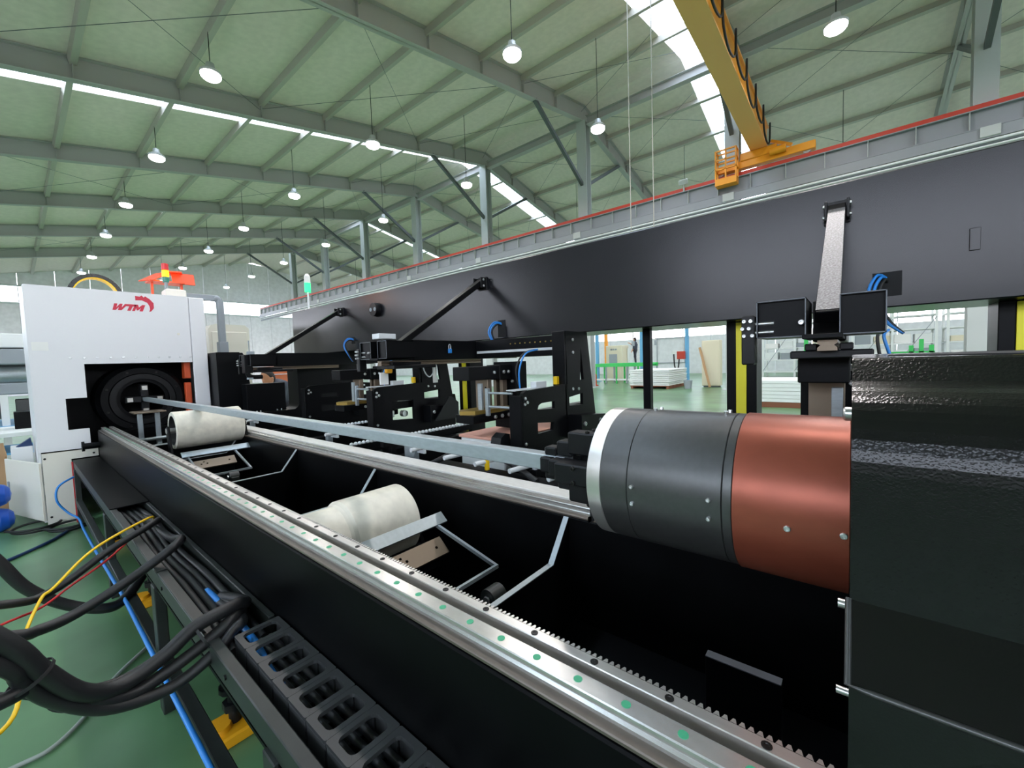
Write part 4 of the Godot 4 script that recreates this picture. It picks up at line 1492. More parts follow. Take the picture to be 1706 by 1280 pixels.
func build_cabinet():
	var t := thing("laser_cabinet", "tall white laser cabinet with red logo and stepped front opening", "machine cabinet", Vector3(0.84, 0.0, -7.0))
	var F := -6.175
	var g := Geo.new()
	g.prism(PackedVector2Array([Vector2(0.117, 0.757), Vector2(0.117, 2.395), Vector2(0.13, 2.41), Vector2(1.404, 2.41), Vector2(1.404, 1.626), Vector2(0.487, 1.626), Vector2(0.487, 1.276), Vector2(0.333, 1.276), Vector2(0.333, 0.953), Vector2(0.485, 0.953), Vector2(0.485, 0.75)]), "z", F - 0.03, F)
	var fp := part(g, "front_panel", M.cabinet_white, t)
	for k in 11: bolt(fp, Vector3(0.392 + 0.1 * k, 1.69, F), Vector3.BACK, 0.012, 0.006, M.bolt_zinc)
	bolt(fp, Vector3(1.29, 1.96, F), Vector3.BACK, 0.014, 0.004, M.cabinet_cream)
	g = Geo.new()
	g.bx(1.41, 0.0, F - 0.03, 1.562, 2.405, F, 0.006)
	part(g, "front_post", M.cabinet_white, t)
	g = Geo.new()
	g.prism(PackedVector2Array([Vector2(0.137, 0.02), Vector2(0.137, 0.742), Vector2(0.535, 0.735), Vector2(0.535, 0.655), Vector2(0.335, 0.655), Vector2(0.335, 0.5), Vector2(0.37, 0.5), Vector2(0.37, 0.0), Vector2(0.137, 0.0)]), "z", F - 0.03, F - 0.002)
	var lp := part(g, "lower_panel", M.cabinet_cream, t)
	for p in [[0.155, 0.69], [0.5, 0.69], [0.165, 0.1]]: bolt(lp, Vector3(p[0], p[1], F), Vector3.BACK, 0.01, 0.004, M.bolt_black)
	# shell
	g = Geo.new()
	g.bx(0.117, 2.38, -7.95, 1.562, 2.41, F - 0.03, 0.004)
	part(g, "top_panel", M.cabinet_white, t)
	g = Geo.new()
	g.bx(0.117, 0.05, -7.95, 0.135, 2.38, F - 0.03)
	part(g, "side_panel", M.cabinet_white, t)
	g = Geo.new()
	g.bx(1.545, 0.05, -7.95, 1.562, 2.38, F - 0.03)
	part(g, "side_panel", M.cabinet_white, t)
	g = Geo.new()
	g.bx(0.135, 0.0, -7.97, 1.545, 2.38, -7.95)
	part(g, "rear_panel", M.cabinet_white, t)
	g = Geo.new()
	g.bx(0.14, 0.3, -6.95, 1.54, 2.36, -6.92)
	part(g, "inner_wall", M.black_paint, t)
	g = Geo.new()
	g.bx(0.14, 1.64, -6.9, 1.4, 1.66, -6.22)
	part(g, "inner_ceiling", M.black_paint, t)
	g = Geo.new()
	g.bx(0.33, 0.9, -6.9, 0.35, 1.64, -6.22)
	part(g, "inner_lining", M.black_paint, t)
	# warm orange guards beside the opening
	g = Geo.new()
	g.bx(1.34, 1.43, -6.4, 1.405, 1.63, -6.28, 0.006)
	part(g, "orange_guard", M.warm_orange, t)
	g = Geo.new()
	g.bx(1.345, 1.0, -6.38, 1.405, 1.38, -6.3, 0.006)
	part(g, "orange_guard", M.warm_orange, t)
	# label sticker
	g = Geo.new()
	g.bx(0.14, 1.765, F, 0.25, 1.85, F + 0.001)
	part(g, "sticker", M.paper_white, fp)
	# red logo: slanted letters W T M and a leaping swoosh
	var logo := Node3D.new()
	logo.name = "logo"
	t.add_child(logo, true)
	var sk := func(q: Array) -> PackedVector2Array:
		var p := PackedVector2Array()
		for e in q: p.append(Vector2(0.735 + (e[0] + e[1] * 0.28) * 0.001, 2.205 + e[1] * 0.001))
		return p
	var letters := {"letter_w": [[0, 72], [26, 72], [27, 32], [46, 72], [68, 72], [69, 32], [86, 72], [112, 72], [74, 0], [46, 0], [45, 34], [28, 0], [2, 0]],
		"letter_t": [[104, 72], [182, 72], [180, 48], [154, 48], [148, 0], [120, 0], [126, 48], [98, 48]],
		"letter_m": [[160, 0], [170, 72], [194, 72], [208, 42], [230, 72], [256, 72], [250, 0], [222, 0], [226, 36], [208, 8], [198, 8], [186, 36], [184, 0]]}
	for k in letters:
		g = Geo.new()
		g.prism(sk.call(letters[k]), "z", F, F + 0.002)
		part(g, k, M.logo_red, logo)
	g = Geo.new()
	var sw := PackedVector2Array()
	for q in [[0.93, 2.325], [0.985, 2.328], [1.028, 2.306], [1.046, 2.27], [1.05, 2.235], [1.04, 2.2], [1.062, 2.215], [1.084, 2.25], [1.084, 2.305], [1.052, 2.348], [1.015, 2.376], [1.002, 2.362], [0.985, 2.384], [0.968, 2.368], [0.93, 2.374]]: sw.append(Vector2(q[0], q[1]))
	g.prism(sw, "z", F, F + 0.002)
	part(g, "swoosh", M.logo_red, logo)
	# lower side door standing open
	g = Geo.new()
	var d := Vector3(-0.29, 0, -0.957).normalized()
	g.bar(Vector3(0.12, 0.362, F - 0.01), Vector3(0.12, 0.362, F - 0.01) + d * 0.75, 0.02, 0.585, 0.003)
	var dr := part(g, "door", M.cabinet_cream, t)
	g = Geo.new()
	g.bar(Vector3(0.12, 0.35, F - 0.01) + d * 0.68 + Vector3(-0.012, 0, 0.006), Vector3(0.12, 0.35, F - 0.01) + d * 0.71 + Vector3(-0.012, 0, 0.006), 0.012, 0.14, 0.003)
	part(g, "handle", M.far_grey, dr)
	# front chuck
	var ch := thing("front_chuck", "large black round chuck inside the white cabinet opening", "chuck", Vector3(0.96, 0.34, -6.5))
	var c := Vector3(0.96, 1.2125, 0)
	g = Geo.new()
	g.lathe(c + Vector3(0, 0, -6.85), c + Vector3(0, 0, -6.3), [[0.0, 0.2], [0.0, 0.40], [0.45, 0.40], [0.5, 0.36], [0.5, 0.3], [0.47, 0.28], [0.47, 0.2], [0.2, 0.17], [0.0, 0.17]], 64, false)
	part(g, "body", M.black_paint, ch)
	g = Geo.new()
	g.lathe(c + Vector3(0, 0, -6.37), c + Vector3(0, 0, -6.3), [[0.0, 0.29], [0.0, 0.235], [0.03, 0.235], [0.03, 0.29]], 64, false)
	part(g, "ring", M.black_oxide, ch)
	for k in 4:
		var dd: Vector3 = [Vector3.LEFT, Vector3.UP, Vector3.RIGHT, Vector3.DOWN][k]
		var ss: Vector3 = [Vector3.UP, Vector3.RIGHT, Vector3.DOWN, Vector3.LEFT][k]
		g = Geo.new()
		g.obx(Transform3D(Basis(dd, ss, dd.cross(ss)), c + dd * 0.1 + Vector3(0, 0, -6.33)), Vector3(0.14, 0.07, 0.12), 0.006)
		var j := part(g, "jaw", M.black_oxide, ch)
		g = Geo.new()
		g.obx(Transform3D(Basis(dd, ss, dd.cross(ss)), c + dd * 0.13 + Vector3(0, 0, -6.265)), Vector3(0.05, 0.05, 0.02), 0.003)
		part(g, "jaw_plate", M.bare_steel, j)
	for k in 8:
		var a := TAU * (k + 0.5) / 8
		bolt(ch, c + Vector3(cos(a) * 0.33, sin(a) * 0.33, -6.35), Vector3.BACK, 0.014, 0.012, M.bolt_black)
	g = Geo.new()
	for x in [0.74, 1.14]: g.bx(x, 0.34, -6.8, x + 0.06, 0.95, -6.45, 0.004)
	part(g, "stand", M.black_paint, ch)
	# small support table in front of it
	var tb := thing("support_table", "small tube support table with brown top in front of the cabinet chuck", "support table", Vector3(0.9, 0.34, -5.72))
	g = Geo.new()
	g.bx(0.76, 1.095, -5.85, 1.02, 1.11, -5.6, 0.003)
	part(g, "table_top", M.guide_brown, tb)
	for x in [0.80, 0.94]:
		g = Geo.new()
		g.bx(x, 0.34, -5.74, x + 0.04, 1.095, -5.7, 0.002)
		part(g, "post", M.galvanised, tb)
	for y in [0.82, 0.74]:
		g = Geo.new()
		g.cyl(Vector3(0.68, y, -5.66), Vector3(1.24, y, -5.66), 0.018, 0.018, 12)
		part(g, "cross_rod", M.galvanised, tb)
	# signal tower
	var tw := thing("signal_tower", "stacked red amber and green signal lamp on the cabinet roof", "signal lamp", Vector3(1.29, 2.41, -6.6))
	var lens := [["red_lamp", 2.78, 2.86, M.red_lens], ["amber_lamp", 2.70, 2.777, M.amber_lamp], ["green_lamp", 2.63, 2.697, M.green_lens]]
	for l in lens:
		g = Geo.new()
		g.lathe(Vector3(1.295, l[1], -6.6), Vector3(1.295, l[2], -6.6), [[0.0, 0.034], [0.004, 0.036], [l[2] - l[1] - 0.006, 0.036], [l[2] - l[1], 0.03]], 20)
		part(g, l[0], l[3], tw)
	var am := OmniLight3D.new()
	am.name = "amber_light"
	am.light_color = Color(1.0, 0.62, 0.1)
	am.light_energy = 0.06
	am.light_size = 0.03
	am.omni_range = 6.0
	am.shadow_enabled = true
	am.position = Vector3(0.005, 0.33, 0)
	tw.add_child(am)
	g = Geo.new()
	g.cyl(Vector3(1.295, 2.535, -6.6), Vector3(1.295, 2.63, -6.6), 0.018, 0.018, 12)
	part(g, "stem", M.far_grey, tw)
	var bb := thing("junction_box", "cream junction box under the orange sheet on the cabinet roof", "junction box", Vector3(1.37, 2.41, -6.6))
	g = Geo.new()
	g.bx(1.265, 2.41, -6.72, 1.47, 2.535, -6.5, 0.008)
	part(g, "box", M.cabinet_cream, bb)
	g = Geo.new()
	g.bx(1.28, 2.535, -6.7, 1.455, 2.545, -6.52, 0.003)
	part(g, "lid", M.cabinet_cream, bb)
	var sh := thing("warning_hood", "orange folded sheet metal hood behind the signal lamp", "hood", Vector3(1.33, 2.41, -6.85))
	g = Geo.new()
	var a0 := [Vector3(1.14, 2.665, -6.8), Vector3(1.33, 2.80, -6.9), Vector3(1.52, 2.805, -6.85), Vector3(1.52, 2.66, -6.8)]
	g.bar(a0[0], a0[1], 0.24, 0.012)
	g.bar(a0[1], a0[2], 0.24, 0.012)
	g.bar(a0[2], a0[3], 0.24, 0.012)
	g.bx(1.16, 2.66, -7.0, 1.52, 2.675, -6.74)
	part(g, "folded_sheet", M.sheet_orange, sh)
	for x in [1.2, 1.5]:
		g = Geo.new()
		g.bx(x - 0.012, 2.41, -6.86, x + 0.012, 2.665, -6.83)
		part(g, "leg", M.sheet_orange, sh)
	var pp := thing("conduit_arm", "grey square conduit arm bending down from the cabinet roof", "conduit", Vector3(1.8, 1.75, -6.5))
	g = Geo.new()
	g.bar(Vector3(1.47, 2.48, -6.6), Vector3(1.80, 2.48, -6.6), 0.075, 0.075, 0.006)
	part(g, "horizontal_tube", M.far_grey, pp)
	g = Geo.new()
	g.hose([Vector3(1.78, 2.48, -6.6), Vector3(1.83, 2.47, -6.6), Vector3(1.845, 2.42, -6.6)], 0.045, 12, 5)
	part(g, "elbow", M.far_grey, pp)
	g = Geo.new()
	g.bx(1.81, 1.9, -6.64, 1.885, 2.44, -6.56, 0.006)
	part(g, "upright_tube", M.far_grey, pp)
	g = Geo.new()
	g.bx(1.795, 1.735, -6.66, 1.90, 1.9, -6.54, 0.006)
	part(g, "socket", M.far_grey, pp)
	# cable chain arching over the roof
	var ec := thing("cable_chain", "black cable chain with yellow stripe arching over the cabinet roof", "cable chain", Vector3(0.7, 2.41, -7.0))
	for k in 15:
		var al := PI * (k + 0.5) / 15.0
		var cc := Vector3(0.70 - cos(al) * 0.225, 2.42 + sin(al) * 0.265, -7.0)
		var tg := Vector3(sin(al) * 0.225, cos(al) * 0.265, 0).normalized()
		g = Geo.new()
		g.bar(cc - tg * 0.026, cc + tg * 0.026, 0.12, 0.045, 0.004, Vector3(-tg.y, tg.x, 0))
		var lk := part(g, "link", M.chain_plastic, ec)
		g = Geo.new()
		var nrm := Vector3(-tg.y, tg.x, 0)
		g.bar(cc - nrm * 0.026 - tg * 0.024, cc - nrm * 0.026 + tg * 0.024, 0.122, 0.012, 0.0, nrm)
		part(g, "stripe", M.cable_yellow, lk)
	# second white enclosure and black boxes behind the cabinet
	var e2 := thing("control_enclosure", "cream round-shouldered enclosure behind the white cabinet", "enclosure", Vector3(2.18, 0, -7.6))
	g = Geo.new()
	g.prism(PackedVector2Array([Vector2(1.9, 0.0), Vector2(2.44, 0.0), Vector2(2.44, 2.16), Vector2(2.39, 2.21), Vector2(2.0, 2.22), Vector2(1.94, 2.2), Vector2(1.9, 2.14)]), "z", -8.0, -7.4)
	part(g, "body", M.cabinet_cream, e2)
	g = Geo.new()
	g.bx(1.94, 0.3, -7.4, 2.40, 2.1, -7.385, 0.004)
	part(g, "door", M.cabinet_cream, e2)
	var k1 := thing("black_enclosure", "black sloping-sided box beside the white cabinet", "enclosure", Vector3(1.75, 0, -6.3))
	g = Geo.new()
	g.prism(PackedVector2Array([Vector2(1.575, 0.0), Vector2(1.95, 0.0), Vector2(1.95, 1.1), Vector2(1.87, 1.70), Vector2(1.855, 1.725), Vector2(1.575, 1.725)]), "z", -6.7, -5.9)
	part(g, "body", M.black_paint, k1)
	g = Geo.new()
	g.bx(1.60, 1.727, -6.66, 1.84, 1.735, -5.95, 0.002)
	part(g, "lid", M.black_paint, k1)

# ---------------------------------------------------------------- gantry loader: beam, arms, posts

const ARMS := [-5.159, -2.617, -0.067]

func build_gantry():
	var t := thing("gantry_loader", "long black gantry beam on posts with braced loading arms", "gantry loader", Vector3(3.05, 0, -2.0))
	var g := Geo.new()
	g.bx(2.8, 1.705, -6.66, 3.3, 2.37, 3.2, 0.006)
	var beam := part(g, "beam", M.beam_paint, t)
	# openings painted as dark plates, and fittings, on the near face
	for o in [[-2.455, 1.72, -2.365, 1.87], [-4.955, 1.795, -4.87, 1.88], [0.075, 1.76, 0.185, 1.88]]:
		g = Geo.new()
		g.bx(2.7985, o[1], o[0], 2.81, o[3], o[2])
		part(g, "painted_cable_opening", M.painted_hole_shade, beam)  # solid plate, shade inside the opening painted as dark colour
	g = Geo.new()
	g.bx(2.794, 1.93, 0.405, 2.8, 2.03, 0.44, 0.002)
	part(g, "cover_strip", M.beam_paint, beam)
	g = Geo.new()
	g.cyl(Vector3(2.81, 2.165, -4.345), Vector3(2.74, 2.165, -4.345), 0.085, 0.075, 24)
	var hub := part(g, "swivel_hub", M.black_oxide, beam)
	for e in [-0.04, 0.045]:
		g = Geo.new()
		g.cyl(Vector3(2.74, 2.165, -4.345 + e), Vector3(2.735, 2.165, -4.345 + e), 0.022, 0.022, 14)
		part(g, "port", M.far_grey, hub)
	# blue cables hanging from the painted openings
	for q in [[-4.91, 1.85], [-2.41, 1.84], [0.13, 1.85]]:
		for k in 3:
			g = Geo.new()
			var z: float = q[0]
			var y: float = q[1]
			g.hose([Vector3(2.81, y - 0.01 * k, z), Vector3(2.74, y + 0.01 - 0.012 * k, z - 0.04 + 0.015 * k), Vector3(2.70, y - 0.08, z - 0.07 + 0.02 * k), Vector3(2.73, y - 0.2, z - 0.02 + 0.01 * k), Vector3(2.74, y - 0.28, z + 0.06)], 0.007, 8, 5)
			part(g, "cable", M.cable_blue if k < 2 else M.rubber, beam)
	for i in ARMS.size():
		var z: float = ARMS[i]
		g = Geo.new()
		g.bx(1.95, 1.535, z - 0.05, 3.2, 1.69, z + 0.05, 0.004)
		var arm := part(g, "arm", M.black_paint, t)
		# inclined brace and its lug on the beam
		g = Geo.new()
		g.bar(Vector3(1.79, 1.615, z), Vector3(2.77, 2.235, z), 0.07, 0.045, 0.003)
		var br := part(g, "brace", M.black_paint, arm)
		if i == 2:  # added strip, reflection on the black brace top painted on
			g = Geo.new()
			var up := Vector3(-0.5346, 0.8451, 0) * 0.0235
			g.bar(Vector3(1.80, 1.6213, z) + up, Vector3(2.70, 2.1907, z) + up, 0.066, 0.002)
			part(g, "painted_glint_strip", M.painted_glint_silver, br, "added strip with the bright reflection painted in silver speckle")
		g = Geo.new()
		for e in [-1, 1]: g.bx(2.72, 2.17, z + e * 0.045 - 0.006, 2.8, 2.265, z + e * 0.045 + 0.006, 0.002)
		g.bx(2.788, 2.16, z - 0.055, 2.8, 2.275, z + 0.055, 0.002)
		var lug := part(g, "lug", M.black_oxide, arm)
		for e in [[2.245, -0.045], [2.245, 0.045], [2.19, -0.045], [2.19, 0.045]]: bolt(lug, Vector3(2.75, e[0], z + e[1] + signf(e[1]) * 0.006), Vector3(0, 0, signf(e[1])), 0.01, 0.008, M.bolt_zinc)
		# tip: open boxes on both sides of a trough
		for s in [[-0.19, -0.05], [0.035, 0.145]]:
			g = Geo.new()
			var za: float = z + s[0]
			var zb: float = z + s[1]
			g.bx(1.65, 1.55, za, 1.9, 1.555, zb)
			g.bx(1.65, 1.67, za, 1.9, 1.675, zb)
			g.bx(1.65, 1.55, za, 1.9, 1.675, za + 0.005)
			g.bx(1.65, 1.55, zb - 0.005, 1.9, 1.675, zb)
			g.bx(1.66, 1.555, za + 0.005, 1.665, 1.67, zb - 0.005)
			var tipbox := part(g, "tip_box", M.black_paint, arm)
			g = Geo.new()
			for y in [1.5495, 1.672]: g.bx(1.648, y, za, 1.65, y + 0.003, zb)
			for zz in [za, zb - 0.003]: g.bx(1.648, 1.55, zz, 1.65, 1.675, zz + 0.003)
			part(g, "cut_edge", M.dark_brace, tipbox)
		g = Geo.new()
		g.bx(1.64, 1.54, z - 0.06, 1.95, 1.555, z + 0.045, 0.002)
		part(g, "trough", M.black_paint, arm)
		bolt(arm, Vector3(1.65, 1.595, z - 0.062), Vector3.LEFT, 0.009, 0.02, M.bolt_zinc)
		# linear guide under the arm with its slide
		g = Geo.new()
		g.prism(PackedVector2Array([Vector2(z - 0.022, 1.535), Vector2(z - 0.022, 1.525), Vector2(z - 0.014, 1.518), Vector2(z - 0.022, 1.51), Vector2(z - 0.022, 1.5), Vector2(z + 0.03, 1.5), Vector2(z + 0.03, 1.51), Vector2(z + 0.022, 1.518), Vector2(z + 0.03, 1.525), Vector2(z + 0.03, 1.535)]), "x", 1.68, 2.7)
		part(g, "linear_guide", M.guide_brown, arm)
		g = Geo.new()
		g.bx(1.72, 1.475, z - 0.10, 2.1, 1.502, z + 0.12, 0.004)
		g.bx(1.74, 1.502, z - 0.06, 2.0, 1.525, z - 0.026, 0.003)
		g.bx(1.74, 1.502, z + 0.034, 2.0, 1.525, z + 0.07, 0.003)
		part(g, "slide", M.black_oxide, arm)
		# clamp bolts grouped at the side of the tip
		g = Geo.new()
		g.bx(1.64, 1.46, z - 0.235, 1.70, 1.63, z - 0.195, 0.004)
		var cl := part(g, "clamp", M.black_oxide, arm)
		for e in [[1.61, -0.225], [1.61, -0.205], [1.585, -0.23], [1.585, -0.21], [1.56, -0.225], [1.56, -0.2]]: bolt(cl, Vector3(1.64, e[0], z + e[1]), Vector3.LEFT, 0.007, 0.012, M.bolt_zinc)
		for e in [1.57, 1.60]:
			g = Geo.new()
			g.cyl(Vector3(1.66, e, z - 0.195), Vector3(1.66, e, z - 0.14), 0.006, 0.006, 8)
			part(g, "pin", M.bolt_zinc, cl)
	# tie beams along the row with a pale cover strip
	for s in [[-4.35, -3.2], [-2.567, -1.6]]:
		g = Geo.new()
		g.bx(2.62, 1.535, s[0], 2.78, 1.69, s[1], 0.004)
		var tie := part(g, "tie_beam", M.black_paint, t)
		g = Geo.new()
		g.bx(2.612, 1.578, s[0] + 0.02, 2.62, 1.598, s[1] - 0.02, 0.001)
		part(g, "cover_strip", M.strip_clear, tie)
		var zz: float = s[0] + 0.4
		while zz < s[1] - 0.05:
			bolt(tie, Vector3(2.62, 1.645, zz), Vector3.LEFT, 0.006, 0.004, M.bronze)
			zz += 0.05
	# posts under the beam
	for z in [-3.12, -0.553, 0.62]:
		g = Geo.new()
		for s in [-1, 1]:
			g.bx(3.0, 0.0, z + s * 0.058 - 0.028, 3.2, 1.705, z + s * 0.058 + 0.028, 0.003)
		g.bx(3.09, 0.0, z - 0.03, 3.11, 1.705, z + 0.03)
		var po := part(g, "post", M.black_paint, t)
		g = Geo.new()
		g.bx(2.994, 0.05, z - 0.0295, 3.004, 1.7, z + 0.0295, 0.001)
		part(g, "yellow_strip", M.tape_yellow, po, "yellow strip down the post")
	g = Geo.new()
	g.bx(3.07, 0.0, -1.235, 3.125, 1.705, -1.178, 0.003)
	part(g, "post", M.black_paint, t)
	# C-shaped end leg with rounded inner corner
	g = Geo.new()
	var poly := PackedVector2Array([Vector2(1.62, 0.0), Vector2(3.2, 0.0), Vector2(3.2, 1.705), Vector2(2.36, 1.705)])
	for k in 7:
		var a := PI / 2 * k / 6.0
		poly.append(Vector2(2.28 + 0.08 * cos(a), 1.06 - 0.08 * sin(a)))
	poly.append(Vector2(1.62, 0.98))
	g.prism(poly, "z", -5.87, -5.56)
	var leg := part(g, "end_leg", M.black_paint, t)
	g = Geo.new()
	g.bx(1.775, 0.985, -5.75, 2.215, 1.335, -5.6, 0.004)
	var bx0 := part(g, "valve_box", M.black_paint, leg)
	for x in [1.87, 1.91, 2.1, 2.15]: bolt(bx0, Vector3(x, 0.985, -5.585), Vector3.UP, 0.008, 0.02, M.bolt_zinc)
	# nozzle head on the far arm
	g = Geo.new()
	g.bx(1.62, 1.47, -5.2, 1.70, 1.67, -5.11, 0.004)
	g.hose([Vector3(1.66, 1.47, -5.15), Vector3(1.67, 1.44, -5.15), Vector3(1.72, 1.425, -5.15), Vector3(1.8, 1.425, -5.15)], 0.025, 10, 4)
	part(g, "nozzle_head", M.black_oxide, t)
	g = Geo.new()
	g.bx(1.655, 1.40, -5.18, 1.70, 1.42, -5.12)
	g.cyl(Vector3(1.69, 1.69, -5.16), Vector3(1.69, 1.83, -5.16), 0.006, 0.006, 8)
	g.bx(1.67, 1.675, -5.19, 1.73, 1.71, -5.12, 0.003)
	part(g, "nozzle_fitting", M.far_grey, t)
	# white drag block on the middle arm
	g = Geo.new()
	g.bx(1.66, 1.692, -2.66, 1.80, 1.73, -2.57, 0.003)
	part(g, "roller_guard", M.strip_clear, t)
	# blue padlock hanging on the tie beam
	var pl := thing("padlock", "small blue padlock hanging from the black tie beam", "padlock", Vector3(2.6, 1.56, -2.75))
	g = Geo.new()
	g.bx(2.28, 1.585, -2.555, 2.315, 1.622, -2.54, 0.003)
	part(g, "body", M.cable_blue, pl)
	g = Geo.new()
	g.hose([Vector3(2.288, 1.62, -2.548), Vector3(2.288, 1.648, -2.548), Vector3(2.298, 1.658, -2.548), Vector3(2.308, 1.648, -2.548), Vector3(2.308, 1.62, -2.548)], 0.0035, 6, 4)
	part(g, "shackle", M.bolt_zinc, pl)
	# green signal lamp on the far end of the beam
	var sl := thing("beam_signal_lamp", "green signal lamp with white cap on the far beam end", "signal lamp", Vector3(3.0, 2.37, -6.52))
	g = Geo.new()
	g.cyl(Vector3(3.0, 2.37, -6.52), Vector3(3.0, 2.68, -6.52), 0.014, 0.014, 10)
	part(g, "pole", M.pipe_white, sl)
	g = Geo.new()
	g.cyl(Vector3(3.0, 2.68, -6.52), Vector3(3.0, 2.82, -6.52), 0.045, 0.045, 20)
	part(g, "green_lamp", M.green_lamp, sl)
	g = Geo.new()
	g.lathe(Vector3(3.0, 2.82, -6.52), Vector3(3.0, 3.0, -6.52), [[0.0, 0.045], [0.1, 0.044], [0.14, 0.02], [0.145, 0.0]], 20)
	part(g, "cap", M.paper_white, sl)
	var gl := OmniLight3D.new()
	gl.name = "green_light"
	gl.light_color = Color(0.2, 1.0, 0.55)
	gl.light_energy = 0.04
	gl.light_size = 0.04
	gl.omni_range = 5.0
	gl.shadow_enabled = true
	gl.position = Vector3(0, 0.38, 0)
	sl.add_child(gl)

# ---------------------------------------------------------------- clamp stands between bed and beam

func build_stands():
	var labels := {-1.55: "black clamp stand with square windows beside the chuck barrel", -3.16: "black clamp stand in the middle, with white tag on its column", -4.43: "black clamp stand farthest towards the white cabinet", 0.32: "black clamp stand behind the carriage housing"}
	for z in labels:
		stand(z, labels[z], z < -1.0 and z > -4.0)

func stand(Z: float, label: String, tall: bool):
	var t := thing("clamp_stand", label, "clamp stand", Vector3(2.4, 0, Z), "clamp stands between bed and beam")
	var g := Geo.new()
	var outer := PackedVector2Array([Vector2(1.95, 0.0), Vector2(2.88, 0.0), Vector2(2.88, 0.98), Vector2(2.87, 1.07), Vector2(2.76, 1.70), Vector2(2.46, 1.70), Vector2(2.47, 1.33), Vector2(1.99, 1.316), Vector2(1.965, 1.305), Vector2(1.95, 1.28)])
	var holes := [PackedVector2Array([Vector2(2.107, 1.188), Vector2(2.304, 1.176), Vector2(2.304, 1.226), Vector2(2.15, 1.226), Vector2(2.12, 1.215)]), PackedVector2Array([Vector2(2.105, 1.037), Vector2(2.115, 1.033), Vector2(2.275, 1.035), Vector2(2.285, 1.085), Vector2(2.105, 1.105)]), PackedVector2Array([Vector2(2.49, 1.176), Vector2(2.68, 1.165), Vector2(2.68, 1.25), Vector2(2.49, 1.235)]), PackedVector2Array([Vector2(2.645, 1.345), Vector2(2.70, 1.35), Vector2(2.665, 1.585)])]
	if Z < -3.0 and tall:
		holes[0] = PackedVector2Array([Vector2(2.13, 1.015), Vector2(2.36, 1.0), Vector2(2.36, 1.175), Vector2(2.13, 1.185)])
		holes.remove_at(1)
	if not tall:
		outer = PackedVector2Array([Vector2(1.95, 0.0), Vector2(2.88, 0.0), Vector2(2.88, 0.98), Vector2(2.82, 1.3), Vector2(2.47, 1.33), Vector2(1.99, 1.316), Vector2(1.965, 1.305), Vector2(1.95, 1.28)])
		holes.pop_back()
	g.prism(Geo.holed(outer, holes), "z", Z - 0.012, Z + 0.012)
	var pl := part(g, "plate", M.black_paint, t)
	# narrow front cheek and column flange
	g = Geo.new()
	g.bx(1.935, 0.6, Z - 0.08, 1.95, 1.29, Z + 0.012, 0.003)
	part(g, "front_cheek", M.black_paint, pl)
	g = Geo.new()
	g.bx(2.44, 1.1, Z - 0.09, 2.46, 1.70 if tall else 1.33, Z + 0.012, 0.003)
	part(g, "column_flange", M.black_paint, pl)
	g = Geo.new()
	g.prism(PackedVector2Array([Vector2(2.8, 0.95), Vector2(2.99, 0.95), Vector2(2.95, 1.18), Vector2(2.86, 1.19)]), "z", Z - 0.1, Z - 0.06)
	part(g, "gusset", M.black_paint, pl)
	for p in [[1.98, 1.27], [2.0, 1.245], [1.975, 1.235], [2.54, 1.29], [2.62, 1.285], [1.975, 0.99]]: bolt(pl, Vector3(p[0], p[1], Z + 0.012), Vector3.BACK, 0.011, 0.008, M.bolt_zinc)
	if tall:
		for y in [1.55, 1.64]: bolt(pl, Vector3(2.55, y, Z + 0.012), Vector3.BACK, 0.011, 0.008, M.bolt_zinc)
	# bracket box low on the right
	g = Geo.new()
	g.prism(PackedVector2Array([Vector2(2.47, 0.955), Vector2(2.82, 0.96), Vector2(2.82, 1.085), Vector2(2.47, 1.115)]), "z", Z + 0.012, Z + 0.12)
	var bk := part(g, "bracket_box", M.black_paint, t)
	for p in [[2.51, 1.05], [2.73, 1.05]]: bolt(bk, Vector3(p[0], p[1], Z + 0.12), Vector3.BACK, 0.016, 0.012, M.bolt_zinc)
	# cross plate behind the windows
	g = Geo.new()
	g.bx(1.96, 1.105, Z - 0.10, 2.9, 1.17, Z - 0.03, 0.003)
	part(g, "cross_bar", M.black_paint, t)
	if Z < -4.0: return
	# gripper: upper jaw, guides, bronze lower jaw
	var c := Z - 0.4
	g = Geo.new()
	g.bx(2.27, 1.02, c - 0.1, 2.40, 1.50, c + 0.11, 0.004)
	var body := part(g, "gripper_body", M.black_paint, t)
	for p in [[1.46, -0.02], [1.46, 0.05], [1.42, -0.05], [1.40, 0.03], [1.12, -0.02], [1.12, 0.05], [1.09, -0.05], [1.36, 0.08], [1.2, 0.08]]: bolt(body, Vector3(2.27, p[0], c + p[1]), Vector3.LEFT, 0.012, 0.01, M.bolt_zinc)
	g = Geo.new()
	g.bx(1.84, 1.385, c - 0.075, 2.14, 1.475, c + 0.075, 0.004)
	g.bx(2.14, 1.375, c - 0.05, 2.27, 1.48, c + 0.075, 0.004)
	var uj := part(g, "upper_jaw", M.black_paint, t)
	for x in [2.08, 2.18, 2.23]: bolt(uj, Vector3(x, 1.43, c + 0.075), Vector3.BACK, 0.012, 0.01, M.bolt_zinc)
	g = Geo.new()
	for s in [-0.03, 0.03]: g.bx(2.2, 1.1, c + s - 0.014, 2.25, 1.385, c + s + 0.014, 0.002)
	part(g, "guide_rail", M.guide_brown, t)
	g = Geo.new()
	g.bx(2.03, 1.19, c - 0.055, 2.07, 1.385, c + 0.06, 0.002)
	var gd := part(g, "guide_post", M.guide_brown, t)
	for y in [1.23, 1.27, 1.33]: bolt(gd, Vector3(2.03, y, c + 0.04), Vector3.LEFT, 0.006, 0.003, M.bolt_black)
	g = Geo.new()
	g.bx(1.97, 1.175, c + 0.02, 1.99, 1.36, c + 0.055, 0.002)
	part(g, "guide_post", M.galvanised, t)
	g = Geo.new()
